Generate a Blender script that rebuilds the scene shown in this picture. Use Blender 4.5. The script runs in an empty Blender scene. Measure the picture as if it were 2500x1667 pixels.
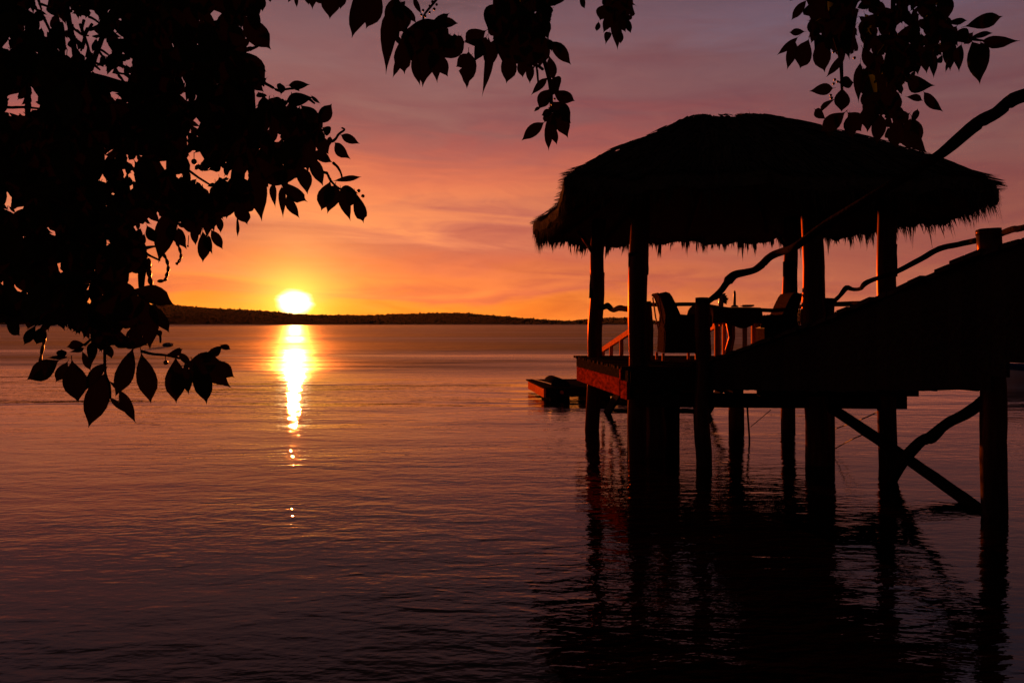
import bpy, bmesh, math, random
import numpy as np
from mathutils import Vector, Matrix

random.seed(7); rng = np.random.default_rng(7)
R = math.radians
SC = bpy.context.scene
COL = SC.collection

# ------------------------------------------------------------------ camera
F, CX, HOR, HC = 1944.0, 1250.0, 789.0, 1.8      # focal length in photo pixels, centre, horizon row, eye height
cam_d = bpy.data.cameras.new('camera'); cam = bpy.data.objects.new('camera', cam_d); COL.objects.link(cam)
cam.location = (0, 0, HC); cam.rotation_euler = (R(90), 0, 0)
cam_d.sensor_width = 36; cam_d.lens = 28.0; cam_d.shift_y = -(833.5 - HOR) / 2500
cam_d.clip_start = 0.05; cam_d.clip_end = 60000
SC.camera = cam

def W(px, py, D):
    """the place seen at photo pixel (px, py), D metres out"""
    return Vector(((px - CX) / F * D, D, HC + (HOR - py) / F * D))

# ------------------------------------------------------------------ sky, sun, exposure
SUN_AZ, SUN_EL = math.atan((720 - CX) / F), math.atan((HOR - 741) / F)
sun_dir = Vector((math.sin(SUN_AZ) * math.cos(SUN_EL), math.cos(SUN_AZ) * math.cos(SUN_EL), math.sin(SUN_EL)))

def lin(c):
    return tuple(((v / 255 + 0.055) / 1.055) ** 2.4 if v > 10.3 else v / 255 / 12.92 for v in c)

EXPO = 1.5
SC.view_settings.view_transform = 'Standard'; SC.view_settings.look = 'None'
SC.view_settings.exposure = EXPO; SC.view_settings.gamma = 1.0; SC.view_settings.use_curve_mapping = False

class NT:
    """tiny node-tree writer"""
    def __init__(s, tree): s.t = tree; s.n = tree.nodes; s.l = tree.links
    def node(s, typ, **kw):
        n = s.n.new(typ)
        for k, v in kw.items(): setattr(n, k, v)
        return n
    def put(s, sock, v):
        if hasattr(v, 'is_output'): s.l.new(v, sock)
        elif v is not None: sock.default_value = v
    def m(s, op, a, b=None, c=None, clamp=False):
        n = s.node('ShaderNodeMath', operation=op, use_clamp=clamp)
        for i, v in enumerate((a, b, c)): s.put(n.inputs[i], v)
        return n.outputs[0]
    def vm(s, op, a, b=None, out=0):
        n = s.node('ShaderNodeVectorMath', operation=op)
        s.put(n.inputs[0], a); s.put(n.inputs[1], b)
        return n.outputs[out]
    def ramp(s, fac, stops, interp='LINEAR'):
        n = s.node('ShaderNodeValToRGB'); r = n.color_ramp; r.interpolation = interp
        while len(r.elements) > 1: r.elements.remove(r.elements[-1])
        r.elements[0].position = stops[0][0]; r.elements[0].color = (*stops[0][1], 1)
        for p, c in stops[1:]:
            e = r.elements.new(p); e.color = (*c, 1)
        s.put(n.inputs[0], fac); return n.outputs[0]
    def mix(s, fac, a, b, typ='MIX'):
        n = s.node('ShaderNodeMix', data_type='RGBA', blend_type=typ, clamp_factor=True)
        s.put(n.inputs[0], fac); s.put(n.inputs[6], a); s.put(n.inputs[7], b)
        return n.outputs[2]
    def maprange(s, v, a, b, c=0., d=1., typ='LINEAR'):
        n = s.node('ShaderNodeMapRange', interpolation_type=typ); n.clamp = True
        s.put(n.inputs[0], v)
        for i, q in enumerate((a, b, c, d)): n.inputs[1 + i].default_value = q
        return n.outputs[0]
    def noise(s, vec, scale, detail=3, rough=0.55, dim='3D', dist=0.):
        n = s.node('ShaderNodeTexNoise', noise_dimensions=dim)
        s.put(n.inputs['Vector'], vec)
        n.inputs['Scale'].default_value = scale; n.inputs['Detail'].default_value = detail
        n.inputs['Roughness'].default_value = rough; n.inputs['Distortion'].default_value = dist
        return n.outputs[0]
    def comb(s, x, y, z):
        n = s.node('ShaderNodeCombineXYZ')
        for i, v in enumerate((x, y, z)): s.put(n.inputs[i], v)
        return n.outputs[0]

world = bpy.data.worlds.new('World'); SC.world = world; world.use_nodes = True
nt = NT(world.node_tree); nt.n.clear()
d = nt.node('ShaderNodeTexCoord').outputs['Generated']
d = nt.vm('NORMALIZE', d)
sep = nt.node('ShaderNodeSeparateXYZ'); nt.l.new(d, sep.inputs[0])
elev = nt.m('MULTIPLY', nt.m('ARCSINE', sep.outputs[2]), 57.2958)            # degrees above the horizon
az = nt.m('MULTIPLY', nt.m('ARCTAN2', sep.outputs[0], sep.outputs[1]), 57.2958)
daz = nt.m('ABSOLUTE', nt.m('SUBTRACT', az, math.degrees(SUN_AZ)))
theta = nt.m('MULTIPLY', nt.m('ARCCOSINE', nt.m('MINIMUM', nt.vm('DOT_PRODUCT', d, tuple(sun_dir), out=1), 0.9999999)), 57.2958)
# thin stratus: long, almost level streaks
cx_ = nt.m('ADD', nt.m('MULTIPLY', az, 0.075), 3.0)
cy_ = nt.m('ADD', nt.m('MULTIPLY', elev, 0.62), nt.m('MULTIPLY', az, 0.022))
cl1 = nt.noise(nt.comb(cx_, cy_, 0.), 1.0, 6, 0.58, '2D', 0.7)
cl2 = nt.noise(nt.comb(nt.m('MULTIPLY', az, 0.05), nt.m('ADD', nt.m('MULTIPLY', elev, 0.19), nt.m('MULTIPLY', az, -0.012)), 7.), 1.0, 3, 0.5, '2D', 0.6)
c1 = nt.m('SUBTRACT', cl1, 0.5); c2 = nt.m('SUBTRACT', cl2, 0.5)
e2 = nt.m('ADD', elev, nt.m('ADD', nt.m('MULTIPLY', c1, nt.maprange(elev, 0, 8, 1.5, 5.0)), nt.m('MULTIPLY', c2, 5.0)))
e01 = nt.m('DIVIDE', e2, 40.0, clamp=True)
def stops(L): return [(e / 40.0, tuple(v / 2 ** EXPO for v in lin(c))) for e, c in L]
rampA = nt.ramp(e01, stops([(0, (250, 130, 36)), (1.3, (250, 134, 44)), (2.0, (240, 124, 54)), (2.6, (206, 96, 68)), (3.5, (228, 116, 66)), (4.4, (212, 102, 72)), (5.6, (194, 98, 79)), (6.5, (206, 111, 86)),
                            (7.6, (226, 127, 86)), (8.8, (230, 124, 82)), (10.3, (214, 108, 78)), (11.5, (192, 95, 77)), (12.6, (168, 85, 79)), (14.4, (138, 79, 81)),
                            (16.5, (135, 85, 86)), (19, (130, 87, 90)), (22, (114, 80, 87)), (24, (74, 47, 51)), (27, (40, 24, 27)), (32, (22, 14, 17)), (40, (18, 13, 17))]))
rampB = nt.ramp(e01, stops([(0, (182, 98, 78)), (2.5, (168, 88, 74)), (4.5, (154, 82, 71)), (7.5, (140, 75, 69)), (10., (130, 74, 72)), (13., (120, 73, 75)),
                            (17, (110, 76, 83)), (20.5, (103, 84, 102)), (23.5, (78, 60, 74)), (28, (42, 31, 39)), (33, (26, 19, 25)), (40, (18, 14, 19))]))
rampC = nt.ramp(e01, stops([(0, (30, 22, 28)), (6, (34, 24, 31)), (15, (28, 23, 32)), (40, (20, 20, 30))]))
ab = nt.mix(nt.maprange(daz, 8, 46, 0, 1, 'SMOOTHSTEP'), rampA, rampB)
sky = nt.mix(nt.maprange(daz, 42, 120, 0, 1, 'SMOOTHSTEP'), ab, rampC)
sky = nt.mix(nt.maprange(elev, 30, 70, 0, 1, 'SMOOTHSTEP'), sky, (*[v / 2 ** EXPO for v in lin((16, 14, 20))], 1))
cl3 = nt.noise(nt.comb(nt.m('MULTIPLY', az, 0.22), nt.m('ADD', nt.m('MULTIPLY', elev, 0.95), nt.m('MULTIPLY', az, 0.05)), 0.), 1.0, 5, 0.6, '2D', 0.9)
cc = nt.m('ADD', nt.m('ADD', c1, nt.m('MULTIPLY', c2, 0.9)), nt.m('MULTIPLY', nt.m('SUBTRACT', cl3, 0.5), 0.55))
sky = nt.vm('MULTIPLY', sky, nt.comb(nt.m('ADD', 1.0, nt.m('MULTIPLY', cc, nt.maprange(elev, 8, 20, .62, .30))), nt.m('ADD', 1.0, nt.m('MULTIPLY', cc, nt.maprange(elev, 8, 20, .86, .38))), nt.m('ADD', 1.0, nt.m('MULTIPLY', cc, 0.28))))
def glow(width, col):
    g = nt.m('EXPONENT', nt.m('DIVIDE', theta, -width))
    return nt.vm('MULTIPLY', nt.comb(g, g, g), tuple(v / 2 ** EXPO for v in col))
sky = nt.vm('ADD', sky, glow(1.5, (2.0, 1.05, 0.14)))
sky = nt.vm('ADD', sky, glow(3.6, (0.36, 0.20, 0.0)))
dz_ = nt.m('MULTIPLY', nt.m('SUBTRACT', elev, math.degrees(SUN_EL)), 1.16); dx_ = nt.m('MULTIPLY', daz, 0.86)
th2 = nt.m('ADD', nt.m('SQRT', nt.m('ADD', nt.m('MULTIPLY', dz_, dz_), nt.m('MULTIPLY', dx_, dx_))), nt.m('MULTIPLY', c1, 0.9))
disc = nt.maprange(th2, 1.25, 0.30, 0, 1, 'SMOOTHSTEP')
sky = nt.vm('ADD', sky, nt.vm('MULTIPLY', nt.comb(disc, disc, disc), (2.4, 1.8, 0.96)))
ns = nt.node('ShaderNodeTexSky', sky_type='NISHITA'); ns.sun_disc = False
ns.sun_elevation = SUN_EL; ns.sun_rotation = SUN_AZ
nsv = nt.vm('MULTIPLY', ns.outputs[0], (0.004, 0.003, 0.003))
sky = nt.vm('ADD', sky, nsv)
bg = nt.node('ShaderNodeBackground'); nt.l.new(sky, bg.inputs[0]); bg.inputs[1].default_value = 1.0
wo = nt.node('ShaderNodeOutputWorld'); nt.l.new(bg.outputs[0], wo.inputs[0])

sl = bpy.data.lights.new('sun', 'SUN'); sun = bpy.data.objects.new('sun', sl); COL.objects.link(sun)
sl.energy = 5.0; sl.angle = R(0.53); sl.color = (1.0, 0.20, 0.028)
sun.rotation_euler = sun_dir.to_track_quat('Z', 'Y').to_euler()
sun.location = (0, 0, 30)
SC.cycles.use_denoising = True
SC.cycles.max_bounces = 6; SC.cycles.sample_clamp_indirect = 4.0

# ------------------------------------------------------------------ materials
def material(name, base, base2=None, rough=0.7, scale=6., stretch=(1, 1, 1), bump=0.0, spec=0.3, extra=None, tint=False):
    m = bpy.data.materials.new(name); m.use_nodes = True
    t = NT(m.node_tree); p = t.n['Principled BSDF']
    co = t.node('ShaderNodeTexCoord').outputs['Object']
    mp = t.node('ShaderNodeMapping'); t.l.new(co, mp.inputs[0]); mp.inputs['Scale'].default_value = stretch
    nz = t.noise(mp.outputs[0], scale, 5, 0.6)
    b2 = base2 or tuple(v * 0.6 for v in base)
    oi = t.node('ShaderNodeObjectInfo').outputs['Random']
    colr = t.ramp(t.m('ADD', nz, t.m('MULTIPLY', t.m('SUBTRACT', oi, 0.5), 0.25)), [(0.3, b2), (0.7, base)])
    t.l.new(colr, p.inputs['Base Color'])
    p.inputs['Roughness'].default_value = rough
    p.inputs['Specular IOR Level'].default_value = spec
    p.inputs['Specular Tint'].default_value = (0.30, 0.07, 0.014, 1) if tint else (1, 1, 1, 1)
    if bump:
        b = t.node('ShaderNodeBump'); b.inputs['Strength'].default_value = bump; b.inputs['Distance'].default_value = 0.02
        t.l.new(nz, b.inputs['Height']); t.l.new(b.outputs[0], p.inputs['Normal'])
    if extra: extra(t, p)
    return m

MAT = {}
def post_extra(t, p):      # orange rim of the low sun, put in as a tinted gloss
    g = t.node('ShaderNodeBsdfAnisotropic')
    g.inputs['Color'].default_value = (0.016, 0.0042, 0.001, 1); g.inputs['Roughness'].default_value = 0.27
    ad = t.node('ShaderNodeAddShader'); t.l.new(p.outputs[0], ad.inputs[0]); t.l.new(g.outputs[0], ad.inputs[1]); t.l.new(ad.outputs[0], t.n['Material Output'].inputs[0])
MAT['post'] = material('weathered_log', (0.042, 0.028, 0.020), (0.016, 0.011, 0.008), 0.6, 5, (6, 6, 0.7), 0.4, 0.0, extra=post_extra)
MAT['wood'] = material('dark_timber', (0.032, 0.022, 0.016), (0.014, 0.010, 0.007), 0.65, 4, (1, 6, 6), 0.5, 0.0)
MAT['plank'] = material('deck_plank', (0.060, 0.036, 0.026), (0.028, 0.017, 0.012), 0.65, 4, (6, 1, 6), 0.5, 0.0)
MAT['board'] = material('sunset_red_board', (0.30, 0.034, 0.012), (0.055, 0.008, 0.004), 0.8, 2.2, (2.5, 2.5, 9), 0.8, 0.0)  # red of the low sun is put into this wood colour
MAT['endboard'] = material('sunlit_orange_board', (0.75, 0.20, 0.06), (0.40, 0.08, 0.025), 0.8, 4, (3, 3, 9), 0.6, 0.0)  # wood caught by the sun, its orange light painted into the base colour
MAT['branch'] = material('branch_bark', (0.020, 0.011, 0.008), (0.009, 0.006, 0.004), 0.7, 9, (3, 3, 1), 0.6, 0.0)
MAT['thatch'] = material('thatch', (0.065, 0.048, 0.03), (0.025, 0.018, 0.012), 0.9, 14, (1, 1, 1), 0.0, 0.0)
MAT['wicker'] = material('wicker', (0.036, 0.018, 0.013), (0.012, 0.007, 0.005), 0.8, 60, (1, 1, 1), 0.8, 0.0)
MAT['cushion'] = material('cushion', (0.16, 0.10, 0.07), (0.10, 0.06, 0.04), 0.9, 12)
MAT['cloth'] = material('table_cloth', (0.045, 0.022, 0.022), (0.03, 0.015, 0.015), 0.9, 10, spec=0.0)
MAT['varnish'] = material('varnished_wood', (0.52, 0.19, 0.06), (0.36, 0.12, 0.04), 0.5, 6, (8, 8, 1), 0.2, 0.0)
MAT['ceramic'] = material('ceramic', (0.3, 0.28, 0.26), None, 0.25, 3)
MAT['wax'] = material('wax', (0.4, 0.33, 0.25), None, 0.5, 3)
MAT['green'] = material('table_leaf', (0.05, 0.08, 0.03), None, 0.5, 9)
MAT['drum'] = material('plastic_drum', (0.012, 0.012, 0.016), None, 0.85, 4, spec=0.0)
MAT['rope'] = material('rope', (0.04, 0.03, 0.022), None, 0.9, 40)
MAT['hull'] = material('boat_hull', (0.55, 0.55, 0.58), (0.45, 0.45, 0.48), 0.3, 3, spec=0.5)
MAT['blue'] = material('boat_blue', (0.03, 0.08, 0.30), None, 0.35, 3, spec=0.5)
MAT['buoy'] = material('sunlit_orange', (0.5, 0.11, 0.04), (0.35, 0.08, 0.03), 0.4, 4, spec=0.5)  # sunlight painted as orange on the float's end and the pontoon disc
MAT['float'] = material('float_grey', (0.10, 0.08, 0.07), None, 0.3, 4, spec=0.5)
MAT['forest'] = material('forest', (0.05, 0.055, 0.022), (0.022, 0.026, 0.012), 0.9, 0.3, spec=0.0)
MAT['hill'] = material('hill_ground', (0.05, 0.05, 0.025), (0.03, 0.03, 0.015), 0.95, 0.05, spec=0.0)
MAT['shore'] = material('shore_sand', (0.16, 0.13, 0.09), (0.08, 0.065, 0.045), 0.95, 2, bump=0.4)
MAT['fruit'] = material('fruit', (0.07, 0.03, 0.015), None, 0.5, 20)

def leaf_extra(t, p):
    out = t.n['Material Output']
    tr = t.node('ShaderNodeBsdfTranslucent'); tr.inputs[0].default_value = (0.0005, 0.00003, 0.00001, 1)
    ad = t.node('ShaderNodeAddShader'); t.l.new(p.outputs[0], ad.inputs[0]); t.l.new(tr.outputs[0], ad.inputs[1])
    t.l.new(ad.outputs[0], out.inputs[0])
MAT['leaf'] = material('leaf', (0.024, 0.032, 0.012), (0.014, 0.02, 0.007), 0.42, 5, spec=0.0, extra=leaf_extra)

# water: ripples everywhere, rougher where the breeze reaches it beyond the sheltered shallows
mw = bpy.data.materials.new('water'); mw.use_nodes = True
t = NT(mw.node_tree); p = t.n['Principled BSDF']
p.inputs['Base Color'].default_value = (0.006, 0.003, 0.003, 1)
p.inputs['IOR'].default_value = 1.22
pos = t.node('ShaderNodeNewGeometry').outputs['Position']
sp = t.node('ShaderNodeSeparateXYZ'); t.l.new(pos, sp.inputs[0])
def wv(sx, sy, rot, scale, detail, rough=0.5, dist=0.0):
    mp = t.node('ShaderNodeMapping'); t.l.new(pos, mp.inputs[0])
    mp.inputs['Scale'].default_value = (sx, sy, 1); mp.inputs['Rotation'].default_value = (0, 0, R(rot))
    return t.noise(mp.outputs[0], scale, detail, rough, '2D', dist)
patch = wv(0.018, 0.085, 4, 1.0, 4, 0.55, 0.4)
near_patch = wv(0.25, 0.5, 8, 1.0, 2)
swell = wv(0.35, 1.0, 6, 1.1, 2)
chop = wv(0.42, 1.0, -7, 5.0, 2, 0.45, 0.4)
fine = wv(0.5, 1.0, 12, 16.0, 2, 0.5)
far = t.maprange(t.m('ADD', t.m('LOGARITHM', t.m('MAXIMUM', sp.outputs[1], 1.0), 2.0), t.m('MULTIPLY', t.m('SUBTRACT', patch, 0.5), 2.2)), 4.6, 6.1, 0, 1, 'SMOOTHSTEP')
mid = t.maprange(sp.outputs[1], 8, 22, 0, 1, 'SMOOTHSTEP')
calm = t.maprange(near_patch, 0.35, 0.65, 0.65, 1.25, 'SMOOTHSTEP')
h = t.m('ADD', t.m('MULTIPLY', swell, 0.011), t.m('MULTIPLY', t.m('ADD', t.m('MULTIPLY', chop, 0.0068), t.m('MULTIPLY', fine, 0.0026)), calm))
h2 = t.m('ADD', t.m('ADD', h, t.m('MULTIPLY', mid, t.m('ADD', t.m('MULTIPLY', wv(0.9, 1.0, 20, 5.2, 2, 0.5), 0.0085), t.m('MULTIPLY', wv(0.30, 1.0, 6, 0.55, 3, 0.5, 0.3), 0.11)))), t.m('MULTIPLY', far, t.m('MULTIPLY', wv(0.45, 1.0, 3, 1.6, 3, 0.55), 0.03)))
gust = t.maprange(wv(0.010, 0.075, 3, 1.0, 6, 0.62, 0.3), 0.34, 0.66, 0.62, 1.15)
t.l.new(t.m('ADD', 0.02, t.m('MULTIPLY', t.m('MULTIPLY', far, gust), 0.52)), p.inputs['Roughness'])
b = t.node('ShaderNodeBump'); b.inputs['Strength'].default_value = 1.0; b.inputs['Distance'].default_value = 1.0
t.l.new(h2, b.inputs['Height']); t.l.new(b.outputs[0], p.inputs['Normal'])
MAT['water'] = mw

# ------------------------------------------------------------------ mesh helpers
def obj(name, verts, faces, mat, parent=None, smooth=False, label=None):
    verts = np.asarray(verts, dtype=float)
    lo, hi = verts.min(0), verts.max(0); c = (lo + hi) / 2
    me = bpy.data.meshes.new(name); me.from_pydata((verts - c).tolist(), [], faces); me.materials.append(MAT[mat])
    if smooth: me.polygons.foreach_set('use_smooth', [True] * len(me.polygons))
    me.update()
    o = bpy.data.objects.new(name, me); COL.objects.link(o); o.location = c
    if parent: adopt(o, parent)
    if label: o['label'] = label
    return o
def root_loc(p):
    v = p.location.copy()
    while p.parent: p = p.parent; v = v + p.location
    return v
def adopt(o, parent):
    """make o a child of parent, both given in world positions, no parent is rotated when its parts are added"""
    o.parent = parent; o.location = o.location - root_loc(parent)
def thing(name, label, cat, loc, group=None):
    o = bpy.data.objects.new(name, None); COL.objects.link(o); o.location = loc; o.empty_display_size = 0.2
    return tag(o, label, cat, group)
def tag(o, label, cat, group=None):
    o['label'] = label; o['category'] = cat
    if group: o['group'] = group
    return o
def struct(o, kind='structure'):
    o['kind'] = kind; return o

def box_vf(lo, hi, bev=0.0):
    x0, y0, z0 = lo; x1, y1, z1 = hi
    v = [(x0, y0, z0), (x1, y0, z0), (x1, y1, z0), (x0, y1, z0), (x0, y0, z1), (x1, y0, z1), (x1, y1, z1), (x0, y1, z1)]
    f = [(0, 3, 2, 1), (4, 5, 6, 7), (0, 1, 5, 4), (1, 2, 6, 5), (2, 3, 7, 6), (3, 0, 4, 7)]
    return v, f
def beam_vf(a, b, w, h, up=(0, 0, 1)):
    """a rectangular timber from a to b, w wide, h tall, hung below the line a-b at its top face"""
    a, b = Vector(a), Vector(b); d_ = (b - a).normalized(); s = d_.cross(Vector(up)).normalized(); u = s.cross(d_).normalized()
    v = []
    for p_ in (a, b):
        for sx, uz in ((-.5, -1), (.5, -1), (.5, 0), (-.5, 0)): v.append(tuple(p_ + s * (w * sx) + u * (h * uz)))
    return v, [(3, 2, 1, 0), (4, 5, 6, 7), (0, 1, 5, 4), (1, 2, 6, 5), (2, 3, 7, 6), (3, 0, 4, 7)]
def tube_vf(pts, rad, n=8, cap=True, wob=0.0):
    """tapered, slightly irregular round timber through pts"""
    pts = [Vector(q) for q in pts]; rad = list(rad) if hasattr(rad, '__len__') else [rad] * len(pts)
    v, f = [], []
    prev = None
    for i, q in enumerate(pts):
        d_ = (pts[min(i + 1, len(pts) - 1)] - pts[max(i - 1, 0)]).normalized()
        s = d_.cross(Vector((0.13, 1, 0.21)) if abs(d_.y) < 0.9 else Vector((1, 0.1, 0.3))).normalized(); u = s.cross(d_)
        for k in range(n):
            a = 2 * math.pi * k / n; r_ = rad[i] * (1 + (random.uniform(-wob, wob) if wob else 0))
            v.append(tuple(q + s * (math.cos(a) * r_) + u * (math.sin(a) * r_)))
    for i in range(len(pts) - 1):
        for k in range(n):
            k2 = (k + 1) % n; f.append((i * n + k, i * n + k2, (i + 1) * n + k2, (i + 1) * n + k))
    if cap: f.append(tuple(range(n))[::-1]); f.append(tuple(range((len(pts) - 1) * n, len(pts) * n)))
    return v, f
def spline(pts, per=5):
    """Catmull-Rom through pts"""
    P = [Vector(q) for q in pts]; P = [2 * P[0] - P[1]] + P + [2 * P[-1] - P[-2]]; out = []
    for i in range(1, len(P) - 2):
        for k in range(per):
            u = k / per
            out.append(0.5 * ((2 * P[i]) + (P[i + 1] - P[i - 1]) * u + (2 * P[i - 1] - 5 * P[i] + 4 * P[i + 1] - P[i + 2]) * u * u + (3 * P[i] - P[i - 1] - 3 * P[i + 1] + P[i + 2]) * u ** 3))
    out.append(P[-2]); return out
def lathe_vf(prof, n=14, at=(0, 0, 0)):
    v, f = [], []
    for r_, z in prof:
        for k in range(n): v.append((at[0] + r_ * math.cos(2 * math.pi * k / n), at[1] + r_ * math.sin(2 * math.pi * k / n), at[2] + z))
    for i in range(len(prof) - 1):
        for k in range(n): k2 = (k + 1) % n; f.append((i * n + k, i * n + k2, (i + 1) * n + k2, (i + 1) * n + k))
    f.append(tuple(range(n))[::-1]); f.append(tuple(range((len(prof) - 1) * n, len(prof) * n)))
    return v, f
def prism_vf(poly, axis0, axis1, out0, out1):
    """polygon poly [(a,b)] spanned on axis0/axis1, from offset vector out0 to out1"""
    a0, a1, o0, o1 = Vector(axis0), Vector(axis1), Vector(out0), Vector(out1); n = len(poly)
    v = [tuple(a0 * a + a1 * b_ + o0) for a, b_ in poly] + [tuple(a0 * a + a1 * b_ + o1) for a, b_ in poly]
    f = [tuple(range(n)), tuple(range(n, 2 * n))[::-1]] + [((i + 1) % n, i, n + i, n + (i + 1) % n) for i in range(n)]
    return v, f
def join(*parts):
    V, Fc = [], []
    for v, f in parts:
        o_ = len(V); V += list(v); Fc += [tuple(i + o_ for i in q) for q in f]
    return V, Fc
def wiggle_post(base, top, r0, r1, wob=0.03, n=12, seg=7, bend=0.02):
    b_, t_ = Vector(base), Vector(top); pts, rad = [], []
    for i in range(seg + 1):
        u = i / seg; q = b_.lerp(t_, u)
        k = 0 if i in (0, seg) else bend
        pts.append(q + Vector((random.uniform(-k, k), random.uniform(-k, k), 0))); rad.append(r0 + (r1 - r0) * u + random.uniform(-.04, .04) * r0)
    pts2 = spline(pts, 3); rr = np.interp(np.linspace(0, seg, len(pts2)), range(seg + 1), rad)
    return tube_vf(pts2, rr, n, True, wob)

# ------------------------------------------------------------------ water, shore, far hills
rad_ = [0.0, 3, 6, 12, 25, 50, 100, 200, 400, 800, 1600, 3200, 7000, 20000]
v, f = [(0, 0, 0)], []
nseg = 48
for r_ in rad_[1:]:
    for k in range(nseg): v.append((r_ * math.cos(2 * math.pi * k / nseg), r_ * math.sin(2 * math.pi * k / nseg), 0))
for k in range(nseg): f.append((0, 1 + k, 1 + (k + 1) % nseg))
for i in range(len(rad_) - 2):
    for k in range(nseg):
        a, b_ = 1 + i * nseg, 1 + (i + 1) * nseg; k2 = (k + 1) % nseg; f.append((a + k, b_ + k, b_ + k2, a + k2))
struct(obj('water', v, f, 'water'))

# the bank the camera and the tree stand on
v, f = [], []
nx, ny = 41, 15
for j in range(ny):
    for i in range(nx):
        x = -20 + 40 * i / (nx - 1); y = 1.9 - 11 * j / (ny - 1)
        z = -0.5 + 0.75 * min(1, (1.9 - y) / 1.6) + max(0, (0.3 - y)) * 0.04 + 0.04 * math.sin(x * 2.1 + y) * math.cos(y * 1.7)
        v.append((x, y, z))
for j in range(ny - 1):
    for i in range(nx - 1): a = j * nx + i; f.append((a, a + nx, a + nx + 1, a + 1))
struct(obj('shore', v, f, 'shore', smooth=True))

crest = [(-400, 728), (-100, 734), (100, 737), (250, 740), (405, 743), (470, 747), (530, 752), (660, 759), (720, 765), (765, 767), (880, 769), (960, 766), (1060, 763),
         (1130, 763), (1200, 769), (1280, 776), (1380, 783), (1420, 780), (1480, 775), (1540, 774), (1580, 780), (1620, 785), (1760, 787), (1850, 772), (1950, 756), (2010, 758), (2120, 772),
         (2300, 781), (2700, 784), (3200, 780)]
def crest_z(px, D): return HC + (HOR - np.interp(px, [c[0] for c in crest], [c[1] for c in crest])) / F * D
v, f = [], []
ncol = 260; rows = [(1230, 0.0), (1240, 0.10), (1290, 0.42), (1360, 0.72), (1440, 0.93), (1500, 1.0), (1650, 0.8), (2000, -0.05)]
for (D, k) in rows:
    for i in range(ncol):
        px = -400 + 3600 * i / (ncol - 1)
        z = k * max(0.4, crest_z(px, 1500) - 3.5) + (0 if k in (0, ) else math.sin(i * 1.7 + D) * 0.5) - (0.4 if k == 0 else 0)
        v.append(((px - CX) / F * D, D + 14 * math.sin(i * 0.21) + 6 * math.sin(i * 0.9), z))
for j in range(len(rows) - 1):
    for i in range(ncol - 1): a = j * ncol + i; f.append((a, a + 1, a + ncol + 1, a + ncol))
struct(obj('hills', v, f, 'hill', smooth=True))
# the far wood on them, one mass: rounded low crowns
ico = bmesh.new(); bmesh.ops.create_icosphere(ico, subdivisions=1, radius=1.0)
iv = np.array([q.co[:] for q in ico.verts]); iff = [tuple(q.index for q in fc.verts) for fc in ico.faces]; ico.free()
V, Fc = [], []
def crown(px, D, base, hgt, wid):
    o_ = len(V)
    q = iv * np.array([wid, wid, hgt]) * rng.uniform(0.75, 1.25, (len(iv), 1)) + np.array([(px - CX) / F * D, D, base])
    V.extend(q.tolist()); Fc.extend([tuple(i + o_ for i in t_) for t_ in iff])
for px in np.arange(-120, 2620, 2.4):
    hh = float(rng.choice([2.6, 3.2, 3.6, 4.4, 5.2], p=[.3, .3, .2, .15, .05]))
    crown(px + rng.uniform(-2, 2), 1500 + rng.uniform(-8, 8), max(0.3, crest_z(px, 1500) - 3.5), hh, rng.uniform(2.2, 4.2))
for _ in range(3000):
    px = rng.uniform(-120, 2620); k = rng.uniform(0, 1); D = 1236 + 250 * k
    prof = np.interp(D, [r[0] for r in rows], [r[1] for r in rows])
    crown(px, D, prof * max(0.4, crest_z(px, 1500) - 3.5), rng.uniform(2.2, 4), rng.uniform(2.5, 4.5))
struct(obj('far_forest', V, Fc, 'forest'), 'stuff')

# ------------------------------------------------------------------ thatched pavilion
DECK = HC - 0.57
pav = thing('thatched_pavilion', 'open pavilion with shaggy thatched roof on log posts standing in the water', 'pavilion', (3.1, 12.0, 0))

# --- roof shell
eave = spline([(.60, 9.1), (.60, 11.0), (.36, 13.7), (.70, 14.7), (1.6, 14.9), (3.2, 14.65), (4.6, 14.2), (5.55, 13.5), (6.0, 12.2), (6.2, 10.9), (5.93, 9.7), (5.2, 9.15), (3.2, 8.95), (1.4, 9.0), (.60, 9.1)], 6)
N_E = len(eave) - 1; eave = eave[:N_E]
APEX = Vector((3.08, 11.8)); RIDGE = 0.16
Z_AP, Z_EV = HC + 3.05, HC + 1.62
FR_, FV_ = [0, .05, .1, .16, .25, .5, .75, 1.0], [1.0, .992, .97, .932, .85, .607, .338, 0.0]
FV_L = [1.0, .988, .958, .91, .82, .56, .29, 0.0]      # the hip on the sea side sags a little more
def eave_at(s):
    s = s % N_E; i = int(s); u = s - i
    return eave[i].lerp(eave[(i + 1) % N_E], u)
def eave_z(s):
    e = eave_at(s)      # the corners towards the shore sit a little higher
    return Z_EV + 0.05 * max(0, (11 - e[1])) / 2 + 0.10 * max(0, 1 - (Vector((e[0], e[1])) - Vector((.36, 13.9))).length / 1.3) + 0.03 * math.sin(s * 0.7)
def roof_pt(s, r, lift=0.0):
    e = eave_at(s); c = Vector((APEX[0] + max(-RIDGE, min(RIDGE, (e[0] - APEX[0]) * 0.3)), APEX[1] - 0.06))
    q = c.lerp(e, r); z0 = eave_z(s)
    lump = 0.022 * math.sin(s * 1.9 + r * 7) + 0.018 * math.sin(s * 4.3 - r * 11)
    return Vector((q[0], q[1], z0 + (Z_AP - z0) * (lambda k_: float(np.interp(r, FR_, FV_)) * (1 - k_) + float(np.interp(r, FR_, FV_L)) * k_)(min(1, max(0, (3.4 - e[0]) / 1.6))) + lift + lump * min(1, r * 4)))
nr, ns_ = 14, N_E * 2
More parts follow.
